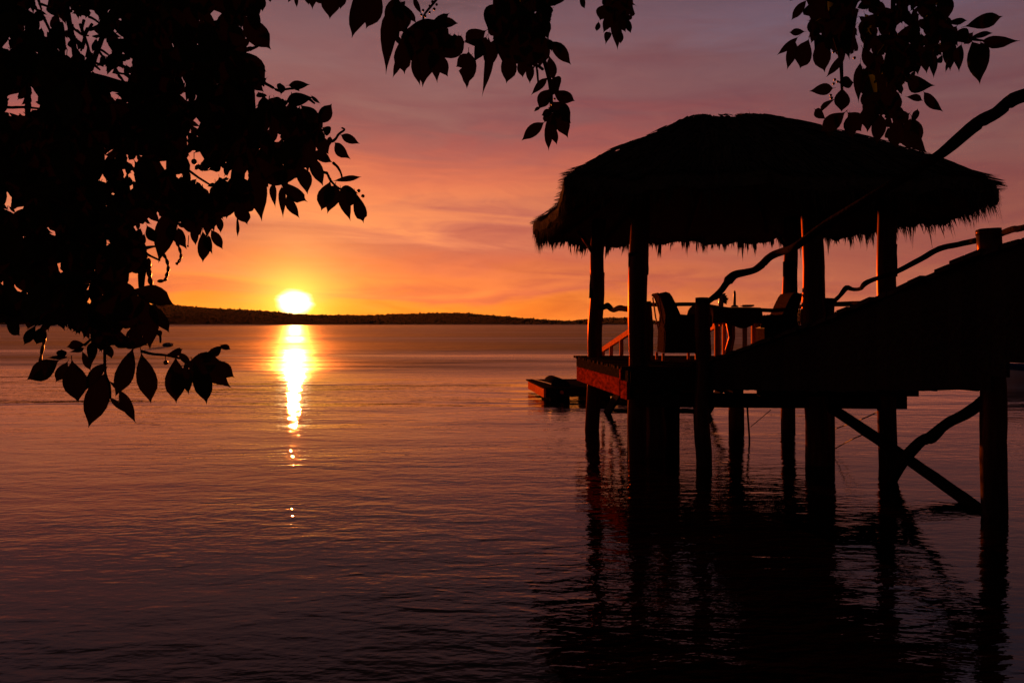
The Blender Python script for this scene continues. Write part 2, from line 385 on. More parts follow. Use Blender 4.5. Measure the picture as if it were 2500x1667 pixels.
def shell(lift, r1=1.0):
    v, f = [], []
    for j in range(nr + 1):
        for i in range(ns_): v.append(tuple(roof_pt(i / 2, r1 * j / nr, lift)))
    for j in range(nr):
        for i in range(ns_): i2 = (i + 1) % ns_; f.append((j * ns_ + i, j * ns_ + i2, (j + 1) * ns_ + i2, (j + 1) * ns_ + i))
    f.append(tuple(range(ns_)))
    return v, f
up_, dn_ = shell(-0.03), shell(-0.16)
v, f = join(up_, dn_); off = len(up_[0])
for i in range(ns_): i2 = (i + 1) % ns_; f.append((nr * ns_ + i, nr * ns_ + i2, off + nr * ns_ + i2, off + nr * ns_ + i))
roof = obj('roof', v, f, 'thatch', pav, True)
# --- thatch blades in overlapping courses, and the ragged hanging fringe of the eave
V, Fc = [], []
def blade(a, b, w, side):
    a, b = Vector(a), Vector(b); s = Vector(side).normalized() * w; o_ = len(V)
    m_ = a.lerp(b, 0.55)
    V.extend([tuple(a - s), tuple(a + s), tuple(m_ + s * .8), tuple(b), tuple(m_ - s * .8)]); Fc.append((o_, o_ + 1, o_ + 2, o_ + 3, o_ + 4))
for course in range(16):
    rc = 0.06 + 0.94 * course / 16
    cnt = int(150 + 820 * rc)
    for _ in range(cnt):
        s = random.uniform(0, N_E); r0 = rc + random.uniform(-.03, .03); r1 = min(1.03, r0 + random.uniform(.07, .13))
        a = roof_pt(s, max(r0, 0.0), 0.0); b_ = roof_pt(s + random.uniform(-.08, .08), r1, random.choice([-.01, .0, .0, .01, .02]))
        blade(a, b_, random.uniform(.008, .022), (roof_pt(s + .3, r0) - roof_pt(s - .3, r0)))
for _ in range(60):          # stray stalks standing off the hips
    s = random.uniform(0, N_E); r0 = random.uniform(.05, .95)
    a = roof_pt(s, r0); blade(a, a + Vector((random.uniform(-.12, .12), random.uniform(-.12, .12), random.uniform(.02, .09))), .004, (1, .3, 0))
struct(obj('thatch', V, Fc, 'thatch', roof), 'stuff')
V, Fc = [], []
def strand(s, r0, L, w_, out):
    a = roof_pt(s, r0, random.uniform(-.14, .0)); e = eave_at(s); o2 = Vector((e[0] - APEX[0], e[1] - APEX[1], 0)).normalized()
    e1, e0 = eave_at(s + .3), eave_at(s - .3)
    blade(a, a + Vector((random.uniform(-.025, .025), random.uniform(-.025, .025), -L)) + o2 * (out + (1.0 - r0) * 2.2), w_, Vector((e1[0] - e0[0], e1[1] - e0[1], 0)))
per_m = N_E / sum((eave[(i + 1) % N_E] - eave[i]).length for i in range(N_E))      # eave steps per metre
for _ in range(2600): strand(random.uniform(0, N_E), random.uniform(.90, 1.0), random.uniform(.03, .17), random.uniform(.006, .02), random.uniform(-.04, .05))
for _ in range(520):                                                                  # tufts of unequal length
    s0 = random.uniform(0, N_E); hw = random.uniform(.03, .09) * per_m; Lt = random.choice([.14, .17, .20, .23, .26, .30, .35, .42]); o_ut = random.uniform(-.05, .06); sk = random.uniform(-.5, .5)
    for k in range(24):
        u = random.uniform(-1, 1); strand(s0 + u * hw, random.uniform(.93, 1.0), Lt * max(.12, 1 - abs(u - sk * .5) ** 1.4) * random.uniform(.7, 1.06), random.uniform(.005, .014), o_ut + random.uniform(-.015, .015))
struct(obj('fringe', V, Fc, 'thatch', roof), 'stuff')

# --- rafters and ring beam under the thatch
for s in np.linspace(0, N_E, 15)[:-1]:
    v, f = tube_vf([roof_pt(s, .06, -.22), roof_pt(s, .45, -.24), roof_pt(s, .9, -.22)], [.035, .04, .04], 7)
    obj('rafter', v, f, 'post', pav)

# --- main posts: foot pixel column, head pixel column, distance, radii
def post(px0, px1, D, r0, r1, top, bottom=-0.8, parent=pav, D1=None, name='post', sleeve=None):
    a = Vector(((px0 - CX) / F * D, D, bottom)); D1 = D1 or D; b_ = Vector(((px1 - CX) / F * D1, D1, top))
    v, f = wiggle_post(a, b_, r0, r1)
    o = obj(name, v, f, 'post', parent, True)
    if sleeve:   # bark sleeve left on the lower trunk
        z0, z1, rr = sleeve
        u0, u1 = (z0 - bottom) / (top - bottom), (z1 - bottom) / (top - bottom)
        v, f = tube_vf([a.lerp(b_, u0 + (u1 - u0) * k / 4) for k in range(5)], rr, 12, True, .03)
        obj('bark', v, f, 'branch', o, True)
    return o
post(1440, 1463, 13.5, .128, .112, HC + 1.75, sleeve=(HC + .42, HC + .86, .124))         # far left
post(1552, 1561, 10.55, .120, .125, HC + 1.95, sleeve=(HC + .64, HC + .93, .134))        # near left
post(1925, 1930, 13.6, .128, .108, HC + 1.8, sleeve=(HC + .45, HC + 1.05, .121))         # far right
post(2004, 1975, 10.2, .172, .125, HC + 2.05)                                             # stout one by the walkway
post(2169, 2164, 9.95, .118, .108, HC + 1.95, sleeve=(HC + .58, HC + .98, .118))         # right
post(1588, 1576, 12.1, .105, .085, HC + 0.33, parent=pav)                                 # short stout one on the deck
post(1799, 1799, 13.5, .13, .12, DECK - .1)                                               # pile under the back edge
post(1600, 1600, 10.8, .15, .13, DECK - .1); post(1632, 1630, 11.6, .15, .13, DECK - .1)
for k in range(9):     # board skirt closing the space behind the near left post
    px_ = 1532 + k * 14.2; v, f = box_vf(((px_ - CX) / F * 11.0, 11.0, -.5 + random.uniform(0, .05)), ((px_ + 13.6 - CX) / F * 11.0, 11.03, DECK - .2)); obj('skirt_board', v, f, 'wood', pav)
for (px, D, s_) in ((1940, 13.55, 1), (1460, 13.4, 1)):     # forked brace at the head of the back posts
    a = W(px, 640, D); v, f = tube_vf([a, a + Vector((-.16, 0, .28)), a + Vector((-.34, 0, .52))], [.035, .032, .03], 7); obj('brace', v, f, 'post', pav, True)

# --- deck: joists, boards, fascias
NLx, NLy, FLx, FLy = 1.50, 10.35, 1.13, 14.15
FRx, NRx = 5.25, 5.30
nb = 26
for i in range(nb):
    y0 = NLy + (FLy - NLy) * i / nb; y1 = NLy + (FLy - NLy) * (i + 1) / nb - 0.012
    xl = NLx + (FLx - NLx) * (i + .5) / nb - 0.06 + random.uniform(-.02, .015); dz = random.uniform(-.004, .004)
    v, f = box_vf((xl, y0, DECK - .035 + dz), (FRx + random.uniform(-.02, .03), y1, DECK + dz)); obj('deck_plank', v, f, 'plank', pav)
for x_ in (1.75, 2.6, 3.4, 4.2, 5.0):
    v, f = beam_vf((x_, NLy + .15, DECK - .04), (x_ - .1, FLy - .15, DECK - .04), .08, .15); obj('joist', v, f, 'wood', pav)
v, f = beam_vf((FLx + .06, FLy - .05, HC - .61), (NLx + .06, NLy + .02, HC - .61), .10, .15); obj('edge_beam', v, f, 'wood', pav)
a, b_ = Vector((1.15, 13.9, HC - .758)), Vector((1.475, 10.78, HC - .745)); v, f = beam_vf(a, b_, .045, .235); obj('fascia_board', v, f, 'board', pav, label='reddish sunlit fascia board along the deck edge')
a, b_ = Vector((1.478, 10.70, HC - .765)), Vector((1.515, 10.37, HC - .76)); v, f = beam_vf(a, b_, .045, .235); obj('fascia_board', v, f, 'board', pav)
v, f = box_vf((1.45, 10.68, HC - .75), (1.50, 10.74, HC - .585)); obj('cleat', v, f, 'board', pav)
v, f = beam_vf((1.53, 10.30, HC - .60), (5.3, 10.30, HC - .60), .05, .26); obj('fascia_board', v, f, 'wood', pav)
v, f = beam_vf((1.62, 10.45, HC - .915), (4.98, 10.1, HC - .905), .16, .175); obj('cross_beam', v, f, 'wood', pav)
v, f = beam_vf((3.0, 9.7, HC - .80), (4.92, 9.7, HC - .80), .14, .085); obj('cross_beam', v, f, 'wood', pav)
v, f = beam_vf((1.4, 13.5, HC - .80), (5.1, 13.6, HC - .80), .14, .17); obj('cross_beam', v, f, 'wood', pav)
for x_ in (2.0, 2.85, 3.55, 4.35):
    v, f = beam_vf((x_, 10.15, HC - .87), (x_, 13.7, HC - .80), .07, .06); obj('bearer', v, f, 'wood', pav)

# --- branch rails round the deck
def rail(pts, rad, name, parent, per=4, mat='branch', wob=.06):
    q = spline(pts, per); rr = np.interp(np.linspace(0, 1, len(q)), np.linspace(0, 1, len(rad)), rad)
    v, f = tube_vf(q, rr, 9, True, wob); return obj(name, v, f, mat, parent, True)
rail([W(1470, 752, 13.4), W(1484, 747, 13.0), W(1496, 757, 12.6), W(1512, 752, 11.8), W(1526, 754, 11.2), W(1545, 753, 10.6)], [.04, .055, .035, .045, .04, .04], 'railing', pav)
rail([W(1566, 742, 13.2), W(1620, 744, 13.5), W(1700, 743, 13.8), W(1790, 756, 13.7), W(1860, 757, 13.6), W(1925, 760, 13.6)], [.034] * 6, 'railing', pav)
rail([W(1925, 752, 13.6), W(2000, 744, 12.2), W(2060, 742, 11.0), W(2166, 740, 9.95)], [.035] * 4, 'railing', pav)
# --- stair rails going down to the float beyond the deck
def stair_rail(p0, p1, D0, D1, at_u):
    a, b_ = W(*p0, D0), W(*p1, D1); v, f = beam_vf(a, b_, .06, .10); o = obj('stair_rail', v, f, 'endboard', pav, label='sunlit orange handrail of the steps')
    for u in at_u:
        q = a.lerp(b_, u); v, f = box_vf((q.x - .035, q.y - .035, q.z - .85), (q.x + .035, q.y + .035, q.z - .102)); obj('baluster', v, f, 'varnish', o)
stair_rail((1464, 853), (1547, 797), 17.2, 14.3, (.12, .38, .68))
stair_rail((1716, 806), (1790, 766), 16.4, 14.3, (.55,))
for k in range(7):    # open treads going down to the float
    y0 = 14.35 + k * .3; z0 = DECK - .17 - k * .17; xl = np.interp(y0, [14.3, 16.6], [2.2, 1.88])
    v, f = box_vf((xl, y0, z0 - .035), (3.9, y0 + .25, z0)); obj('stair_tread', v, f, 'plank', pav)
for x0, x1 in ((2.16, 1.84), (3.93, 3.93)):
    v, f = beam_vf((x0, 14.3, DECK - .16), (x1, 16.6, DECK - 1.42), .05, .2); obj('stair_stringer', v, f, 'wood', pav)

# ------------------------------------------------------------------ sloping walkway towards the shore
wk = thing('wooden_walkway', 'arched plank walkway with crooked branch handrails climbing right from the pavilion', 'walkway', (3.7, 8.0, 0))
NPTS = [(2.33, 10.5, -.50), (2.52, 10.03, -.44), (2.79, 9.16, -.24), (3.05, 8.33, -.03), (3.30, 7.54, .17), (3.51, 6.84, .39), (3.68, 6.30, .541), (3.80, 5.90, .628), (4.10, 5.0, .73), (4.42, 4.0, .80), (4.75, 3.0, .83)]
Nn = spline([(x, y, HC + z) for x, y, z in NPTS], 7)
Fn = spline([(x + max(1.19, 1.75 - .6 * k), y + max(.05, .37 - .1 * max(0, 3 - k)), HC + z) for k, (x, y, z) in enumerate(NPTS)], 7)
L_ = [0]
for i in range(1, len(Nn)): L_.append(L_[-1] + (Nn[i] - Nn[i - 1]).length)
def on(path, s):
    i = min(max(0, int(np.searchsorted(L_, s)) - 1), len(path) - 2); u = (s - L_[i]) / (L_[i + 1] - L_[i]); return path[i].lerp(path[i + 1], u)
step = 0.155; k = 0
while (k + 1) * step < L_[-1]:
    s0, s1 = k * step + .004, (k + 1) * step - .006; dz = random.uniform(-.012, .014); ov = random.uniform(0.02, .085); ov2 = random.uniform(0.02, .07)
    q = []
    for s in (s0, s1):
        a, b_ = on(Nn, s), on(Fn, s); d_ = (b_ - a).normalized(); q += [a - d_ * ov, b_ + d_ * ov2]
    top = [tuple(e + Vector((0, 0, dz))) for e in (q[0], q[1], q[3], q[2])]; bot = [(x, y, z - .04) for x, y, z in top]
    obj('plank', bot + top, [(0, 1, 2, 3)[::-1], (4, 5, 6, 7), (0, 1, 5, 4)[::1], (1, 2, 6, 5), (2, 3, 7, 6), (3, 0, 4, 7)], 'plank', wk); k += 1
# side stringers and upright side boards
for path, sgn in ((Nn, 1), (Fn, -1)):
    v = []
    for q in path: v += [(q.x + sgn * .03, q.y, q.z - .045), (q.x + sgn * .11, q.y, q.z - .045), (q.x + sgn * .11, q.y, q.z - .27), (q.x + sgn * .03, q.y, q.z - .27)]
    f = [(0, 1, 2, 3)] + [(i * 4 + a, i * 4 + (a + 1) % 4, i * 4 + 4 + (a + 1) % 4, i * 4 + 4 + a) for i in range(len(path) - 1) for a in range(4)] + [tuple(len(v) - 4 + a for a in (3, 2, 1, 0))]
    obj('stringer', v, f, 'wood', wk)
def skirt_bottom(y): return float(np.interp(y, [3.0, 5.9, 6.15, 6.2, 7.0, 8.0, 10.5], [HC - .25, HC - .285, HC - .31, HC - .515, HC - .58, HC - .68, HC - .86]))
s = 0.02
while s + .14 < L_[-1]:
    a, b_ = on(Nn, s), on(Nn, s + .138); zb = skirt_bottom(a.y) + random.uniform(-.008, .008)
    v = [(a.x + .0, a.y, zb), (b_.x + .0, b_.y, zb), (b_.x + .026, b_.y, zb), (a.x + .026, a.y, zb), (a.x, a.y, a.z - .046), (b_.x, b_.y, b_.z - .046), (b_.x + .026, b_.y, b_.z - .046), (a.x + .026, a.y, a.z - .046)]
    obj('side_board', v, [(0, 3, 2, 1), (4, 5, 6, 7), (0, 1, 5, 4), (1, 2, 6, 5), (2, 3, 7, 6), (3, 0, 4, 7)], 'wood', wk); s += .141
def wpost(px, D, r_, top, bottom=-.8, name='post'): return post(px, px, D, r_, r_ * .97, top, bottom, parent=wk, name=name)
wpost(1716, 10.12, .098, HC + .322)                       # near newel at the pavilion
wpost(2024, 10.3, .075, HC + .325)                        # far newel
o = post(2431, 2413, 7.5, .115, .105, HC + .885, parent=wk)    # tall far side post carrying the rail
v, f = lathe_vf([(.085, .0), (.108, -.015), (.108, -.06)], 14, tuple(W(2413, 559, 7.5))); obj('post_cap', v, f, 'post', o, True)
post(2760, 2760, 5.1, .09, .085, HC + 1.95, parent=wk)                           # near post, beyond the edge of the view
post(3100, 3100, 5.6, .10, .09, HC + 1.5, parent=wk)
v, f = beam_vf(Vector((3.4, 7.62, HC - .40)), Vector((4.69, 7.62, HC - .41)), .12, .2); obj('cross_beam', v, f, 'wood', wk)
v, f = beam_vf(Vector((4.52, 7.55, HC - .42)), Vector((4.42, 9.5, HC - .62)), .1, .2); obj('bearer', v, f, 'wood', wk)
rail([W(1724, 740, 10.1), W(1756, 714, 9.98), W(1773, 692, 9.9), W(1779, 684, 9.88), W(1794, 671, 9.8), W(1819, 665, 9.7), W(1840, 660, 9.55), W(1860, 646, 9.4), W(1881, 626, 9.2), W(1911, 614, 8.95),
      W(1942, 602, 8.5), W(2010, 552, 8.05), W(2100, 498, 7.5), W(2200, 438, 7.03), W(2285, 384, 6.67), W(2327, 351, 6.5), W(2385, 302, 6.28), W(2430, 277, 6.12), W(2472, 244, 5.97), W(2530, 222, 5.8), W(2640, 150, 5.4), W(2770, 60, 5.1)],
     [.034, .040, .042, .062, .052, .044, .040, .047, .044, .043, .042, .044, .045, .044, .042, .05, .054, .047, .052, .05, .048, .046], 'handrail', wk, 4, wob=.015)
rail([W(2028, 742, 10.25), W(2050, 722, 10.1), W(2066, 703, 10.0), W(2080, 706, 9.9), W(2100, 705, 9.7), W(2112, 692, 9.5), W(2140, 680, 9.2), W(2187, 664, 9.0), W(2247, 633, 8.6), W(2292, 608, 8.2), W(2340, 597, 7.9), W(2390, 586, 7.55)],
     [.028, .026, .036, .024, .024, .032, .026, .028, .031, .03, .028, .03], 'handrail', wk, 4, wob=.05)
rail([W(2430, 577, 7.45), W(2470, 561, 7.1), W(2510, 553, 6.9), W(2650, 500, 6.4), W(3100, 330, 5.6)], [.028, .03, .028, .03, .03], 'handrail', wk, 4, wob=.05)
rail([W(2030, 996, 9.9), W(2145, 1073, 9.3), W(2232, 1132, 8.7), W(2330, 1200, 8.1), W(2412, 1258, 7.6)], [.062, .066, .06, .062, .058], 'brace', wk, 4)
rail([W(2412, 968, 7.55), W(2370, 1002, 7.8), W(2308, 1036, 8.1), W(2274, 1066, 8.3), W(2250, 1076, 8.45), W(2216, 1110, 8.7), W(2190, 1150, 8.95), W(2170, 1190, 9.1)], [.052, .056, .052, .064, .055, .062, .058, .055], 'brace', wk, 4)

# ------------------------------------------------------------------ furniture on the deck
PX = 12.25 / F
def cx(px): return (px - 1654) * PX
def cz(py): return (880 - py) * PX
def make_chair(label, loc):
    t_ = thing('wicker_armchair', label, 'chair', loc, 'wicker armchairs at the table'); L0 = Vector(loc)
    X, Z = (1, 0, 0), (0, 0, 1)
    def pr(poly, y0, y1): return prism_vf([(cx(a), cz(b_)) for a, b_ in poly], X, Z, L0 + Vector((0, y0, 0)), L0 + Vector((0, y1, 0)))
    back = [(1599, 717), (1605, 721), (1618, 715), (1627, 718), (1633, 726), (1641, 742), (1653, 769), (1655, 800), (1640, 860), (1612, 861), (1614, 812), (1617, 770), (1611, 748), (1604, 728), (1597, 721)]
    v, f = pr(back, -.25, .25); obj('backrest', v, f, 'wicker', t_)
    arm = [(1613, 861), (1616, 800), (1625, 772), (1653, 769), (1674, 771), (1684, 769), (1697, 775), (1698, 800), (1697, 861)]
    for y0, y1 in ((-.31, -.255), (.255, .31)): v, f = pr(arm, y0, y1); obj('armrest', v, f, 'wicker', t_)
    seat = [(1645, 806), (1695, 804), (1696, 861), (1645, 861)]; v, f = pr(seat, -.253, .253); obj('seat', v, f, 'wicker', t_)
    cu = [(1656, 803), (1668, 797), (1690, 797), (1695, 803)]; v, f = pr(cu, -.23, .23); obj('cushion', v, f, 'cushion', t_)
    for px in (1611, 1690):
        for y0 in (-.29, .25): v, f = pr([(px - 3, 880), (px + 3, 880), (px + 3, 861.5), (px - 3, 861.5)], y0, y0 + .04); obj('leg', v, f, 'varnish', t_)
    for y0 in (-.265, .265):
        v, f = tube_vf([L0 + Vector((cx(1601), y0, cz(726))), L0 + Vector((cx(1608), y0, cz(775))), L0 + Vector((cx(1617), y0, cz(812)))], .012, 7); obj('back_strut', v, f, 'varnish', t_)
    return t_
def copy_thing(o, label, loc, rz):
    c = o.copy(); COL.objects.link(c); c.location = loc; c.rotation_euler = (0, 0, rz); c['label'] = label
    for ch in o.children:
        d_ = ch.copy(); COL.objects.link(d_); d_.parent = c
        for g in ch.children: e = g.copy(); COL.objects.link(e); e.parent = d_
    return c
ch1 = make_chair('wicker armchair standing left of the table, seen from the side', ((1654 - CX) * PX, 12.25, DECK + .004))
copy_thing(ch1, 'wicker armchair right of the table, half hidden behind a post', ((1899 - CX) * PX, 12.35, DECK + .004), R(183))
# loose scatter cushion against the front of the left chair
def pillow(loc, r_, name, label):
    v, f = lathe_vf([(r_ * math.sin(math.pi * k / 8), -.07 * math.cos(math.pi * k / 8) * 1.0) for k in range(9)], 16)
    v = [(x, z * 1.0, y) for x, y, z in v]; v = [(x + loc[0], y + loc[1], z + loc[2]) for x, y, z in v]
    return tag(obj(name, v, f, 'cushion', smooth=True), label, 'pillow')
pillow(((1694 - CX) * PX, 12.05, DECK + .70), .15, 'round_pillow', 'pale round pillow leaning up in the left armchair')

tx, ty = (1796 - CX) * PX, 12.3
tb = thing('dining_table', 'small dining table with thin legs under a dark cloth', 'table', (tx, ty, DECK))
zt = HC + .235
v, f = lathe_vf([(.36, zt - .03), (.37, zt - .015), (.36, zt)], 28, (tx, ty, 0)); obj('table_top', v, f, 'varnish', tb)
for dx, dy in ((.09, -.22), (.30, .05), (-.10, .24), (-.30, -.06)):
    v, f = box_vf((tx + dx - .028, ty + dy - .028, DECK + .003), (tx + dx + .028, ty + dy + .028, zt - .031)); obj('leg', v, f, 'varnish', tb)
v, f = tube_vf([(tx - .05, ty + .1, DECK + .003), (tx - .07, ty + .08, DECK + .15), (tx - .03, ty + .05, DECK + .35), (tx - .06, ty + .02, DECK + .55), (tx, ty, zt - .031)], [.03, .06, .05, .07, .05], 9); obj('pedestal', v, f, 'post', tb, True)
v, f = [], []
nn = 64
ring = [(.0, zt + .006), (.30, zt + .006), (.385, zt + .003), (.40, zt - .02), (.405, zt - .10), (.41, HC + .04), (.415, HC + .01)]
for r_, z in ring[1:]:
    for k in range(nn):
        a = 2 * math.pi * k / nn; dr = (.02 * math.sin(a * 9) + .012 * math.sin(a * 14 + 1)) * max(0, (zt - z) / .23); corner = 0.09 * abs(math.cos(2 * a)) ** 3 * max(0, (zt - z) / .23)
        v.append((tx + (r_ + dr) * math.cos(a), ty + (r_ + dr) * math.sin(a), z - corner))
for i in range(len(ring) - 2):
    for k in range(nn): k2 = (k + 1) % nn; f.append((i * nn + k, i * nn + k2, (i + 1) * nn + k2, (i + 1) * nn + k))
f.append(tuple(range(nn)))
tc = obj('tablecloth', v, f, 'cloth', smooth=True); tag(tc, 'dark cloth draped over the small dining table', 'tablecloth')
md = tc.modifiers.new('t', 'SOLIDIFY'); md.thickness = .004; md.offset = 1
zt += .011
# vase with leaves, candle, plate and napkin
vx = (1758 - CX) * PX; vy = 12.2
vs = thing('flower_vase', 'slim vase holding a few leafy stems on the table', 'vase', (vx, vy, zt))
v, f = lathe_vf([(.030, .0), (.038, .02), (.040, .09), (.024, .16), (.020, .22), (.026, .235)], 14, (vx, vy, zt)); obj('vase_body', v, f, 'ceramic', vs, True)
def flat_leaf(a, b_, w, nrm):
    a, b_ = Vector(a), Vector(b_); d_ = (b_ - a); s = d_.cross(Vector(nrm)).normalized() * w
    q = [a, a + d_ * .3 + s, a + d_ * .65 + s * .8, b_, a + d_ * .65 - s * .8, a + d_ * .3 - s]; n2 = Vector(nrm).normalized() * .004
    return [tuple(e) for e in q] + [tuple(e + n2) for e in q], [(0, 1, 2, 3, 4, 5), (11, 10, 9, 8, 7, 6)] + [((i + 1) % 6, i, 6 + i, 6 + (i + 1) % 6) for i in range(6)]
tp = Vector((vx, vy, zt + .23))
v, f = tube_vf([tp - Vector((0, 0, .1)), tp + Vector((.003, 0, .04)), tp + Vector((0, 0, .085))], [.008, .008, .012], 7); obj('stem', v, f, 'green', vs)
for dx, dz, dx2, dz2 in ((-.01, -.05, -.115, -.13), (-.01, .0, -.08, -.05), (.01, -.08, .085, -.06), (.02, -.1, .11, -.1), (.01, -.1, .09, -.16), (.015, -.08, .10, -.13), (.01, -.06, .06, -.02), (.02, -.12, .08, -.19), (0, -.02, -.03, .03)):
    v, f = flat_leaf(tp + Vector((dx, -.02, dz)), tp + Vector((dx2, -.05, dz2)), .024, (0, 1, .2)); obj('leaf', v, f, 'green', vs)
kx = (1789 - CX) * PX; ky = 12.15
cd = thing('candle', 'tall pillar candle in a low dark holder on the table', 'candle', (kx, ky, zt))
v, f = lathe_vf([(.055, 0), (.06, .012), (.045, .022), (.032, .03)], 16, (kx, ky, zt)); obj('holder', v, f, 'ceramic', cd, True)
v, f = lathe_vf([(.022, .030), (.020, .20), (.016, .235), (.006, .25)], 12, (kx, ky, zt)); obj('wax', v, f, 'wax', cd, True)
v, f = tube_vf([(kx, ky, zt + .25), (kx + .002, ky, zt + .262)], .002, 5); obj('wick', v, f, 'rope', cd)
qx = (1817 - CX) * PX
v, f = lathe_vf([(.06, 0), (.105, .014), (.11, .018), (.10, .018), (.058, .006)], 20, (qx, 12.1, zt)); tag(obj('plate', v, f, 'ceramic', smooth=True), 'shallow plate laid on the table right of the candle', 'plate')
v, f = box_vf((qx - .06, 12.05, zt + .0195), (qx + .09, 12.15, zt + .034)); tag(obj('napkin', v, f, 'cushion'), 'folded napkin lying on the plate', 'napkin')

# ------------------------------------------------------------------ float, boat, buoys, ropes
pt = thing('floating_pontoon', 'low floating pontoon on drums moored beyond the deck, its end sunlit orange', 'pontoon', (2.2, 20.5, 0))
A_, B_ = Vector((.425, 21.2, .26)), Vector((.745, 18.7, .26))
dirx = Vector((1, .09, 0)).normalized(); LEN = 4.1
def pq(u, w_, z): return A_.lerp(B_, w_) * 1.0 + dirx * (u * LEN) + Vector((0, 0, z - .285))
v = [tuple(pq(u, w_, z)) for z in (.30, .335) for (u, w_) in ((-.01, -.03), (1, -.03), (1, 1.03), (-.01, 1.03))]
bx = [(0, 3, 2, 1), (4, 5, 6, 7), (0, 1, 5, 4), (1, 2, 6, 5), (2, 3, 7, 6), (3, 0, 4, 7)]
for i in range(9):
    w0, w1 = -.03 + 1.06 * i / 9, -.03 + 1.06 * (i + .93) / 9
    v = [tuple(pq(u, w_, z)) for z in (.30, .332) for (u, w_) in ((-.01, w0), (1, w0), (1, w1), (-.01, w1))]; obj('deck_plank', v, bx, 'plank', pt)
def skirt(u0, u1, w0, w1, z0, z1, mat, name, label=None):
    v = [tuple(pq(u, w_, z)) for z in (z0, z1) for (u, w_) in ((u0, w0), (u1, w0), (u1, w1), (u0, w1))]; return obj(name, v, bx, mat, pt, label=label)
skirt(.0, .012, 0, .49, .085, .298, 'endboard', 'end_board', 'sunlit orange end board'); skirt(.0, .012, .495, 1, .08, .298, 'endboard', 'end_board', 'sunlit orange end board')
skirt(.013, 1, .985, 1.0, .10, .298, 'wood', 'side_board'); skirt(.013, 1, 0.0, .015, .10, .298, 'wood', 'side_board')
for u in (.12, .36, .62, .86):
    a, b_ = pq(u, .06, .02), pq(u, .94, .02); v, f = tube_vf([a, a.lerp(b_, .02), a.lerp(b_, .98), b_], [.15, .17, .17, .15], 16); obj('drum', v, f, 'drum', pt, True)
for u in (.11, .36):     # spare drums lying on top
    a, b_ = pq(u, .35, .30), pq(u, 1.0, .30); v, f = tube_vf([a + Vector((0, 0, .0)), a.lerp(b_, .04), a.lerp(b_, .96), b_], [.17, .20, .20, .17], 18); obj('drum', v, f, 'drum', pt, True)
v, f = join(tube_vf([pq(.01, .1, .375), pq(.05, .95, .385)], .012, 6), tube_vf([pq(.02, .3, .33), pq(.02, .3, .38)], .012, 6), tube_vf([pq(.035, .7, .33), pq(.035, .7, .383)], .012, 6)); obj('mooring_bar', v, f, 'float', pt)
v, f = tube_vf([pq(.10, 1.02, .21), pq(.10, 1.05, .21)], .04, 10); obj('lit_spot_disc', v, f, 'buoy', pt, label='small orange disc for a red-lit spot on the near side')  # a lit spot on the pontoon, built as an orange disc
skirt(.035, .075, .97, 1.03, -.3, .12, 'wood', 'pile')

bt = thing('moored_boat', 'pale open boat with blue stripe cut by the right edge of the view', 'boat', (15.5, 22.2, 0))
def hull(zs, half, x0, x1, taper=.55):
    v = []
    for z, hw, inset in zip(zs, half, (0.35, .12, 0.0, -.02)):
        for i in range(9):
            u = i / 8; w_ = hw * (1 - taper * abs(2 * u - 1) ** 3.2)
            v.append((x0 + inset + (x1 - x0 - 2 * inset) * u, w_, z + .10 * (2 * u - 1) ** 2 * (z > 0.1)))
    return v
def hull_vf(zs, half, x0, x1, yc):
    n = 9; v = hull(zs, half, x0, x1); v2 = [(x, -y, z) for x, y, z in v]; V_ = v + v2; f = []
    for r_ in range(len(zs) - 1):
        for i in range(n - 1):
            a = r_ * n + i; f.append((a, a + 1, a + n + 1, a + n)); o_ = len(v); f.append((o_ + a + n, o_ + a + n + 1, o_ + a + 1, o_ + a))
        for i in (0, n - 1): a = r_ * n + i; o_ = len(v); f.append((a, a + n, o_ + a + n, o_ + a))
    f.append(tuple(range(n)) + tuple(len(v) + i for i in range(n - 1, -1, -1)))
    return [(x, y + yc, z) for x, y, z in V_], f
v, f = hull_vf((-.15, .12, .36, .44), (.45, .72, .84, .85), 13.45, 17.8, 22.2); obj('hull', v, f, 'hull', bt, True)
v, f = hull_vf((.40, .49, .58, .62), (.875, .89, .90, .87), 13.38, 17.86, 22.2); obj('gunwale', v, f, 'blue', bt, True)
for x_ in (14.6, 16.2): v, f = box_vf((x_, 21.5, .46), (x_ + .3, 22.9, .5)); obj('thwart', v, f, 'wood', bt)

by = Vector(W(413, 846, 60)); D = HC * F / (846 - HOR)
q = Vector(((414 - CX) / F * D, D, 0)); r_ = 5.4 / F * D
v, f = lathe_vf([(r_ * math.sin(math.pi * k / 10) if 0 < k < 10 else .002, -r_ * math.cos(math.pi * k / 10)) for k in range(11)], 16, (q.x, q.y, r_ * .62))
b1 = thing('mooring_buoy', 'round dark buoy floating alone left of the sun', 'buoy', (q.x, q.y, 0)); obj('ball', v, f, 'float', b1, True)
v, f = tube_vf([(q.x, q.y, r_ * 1.6), (q.x, q.y, r_ * 1.75)], r_ * .12, 8); obj('eye', v, f, 'float', b1)
q = Vector(((393 - CX) / F * D * .99, D * 1.01, 0)); fl = thing('mooring_float', 'flat dark float with its sunlit end coloured orange beside the round buoy', 'float', (q.x, q.y, 0))
v, f = tube_vf([q + Vector((dx, 0, dz)) for dx, dz in ((-.42, .10), (-.33, .11), (-.1, .13), (.12, .13), (.26, .13))], [.05, .12, .17, .17, .13], 12); obj('hull', v, f, 'float', fl, True)
v, f = tube_vf([q + Vector((dx, 0, .13)) for dx in (.26, .34, .40)], [.13, .13, .06], 12); obj('end_cap', v, f, 'buoy', fl, True)  # sun on the float's end, painted as an orange cap

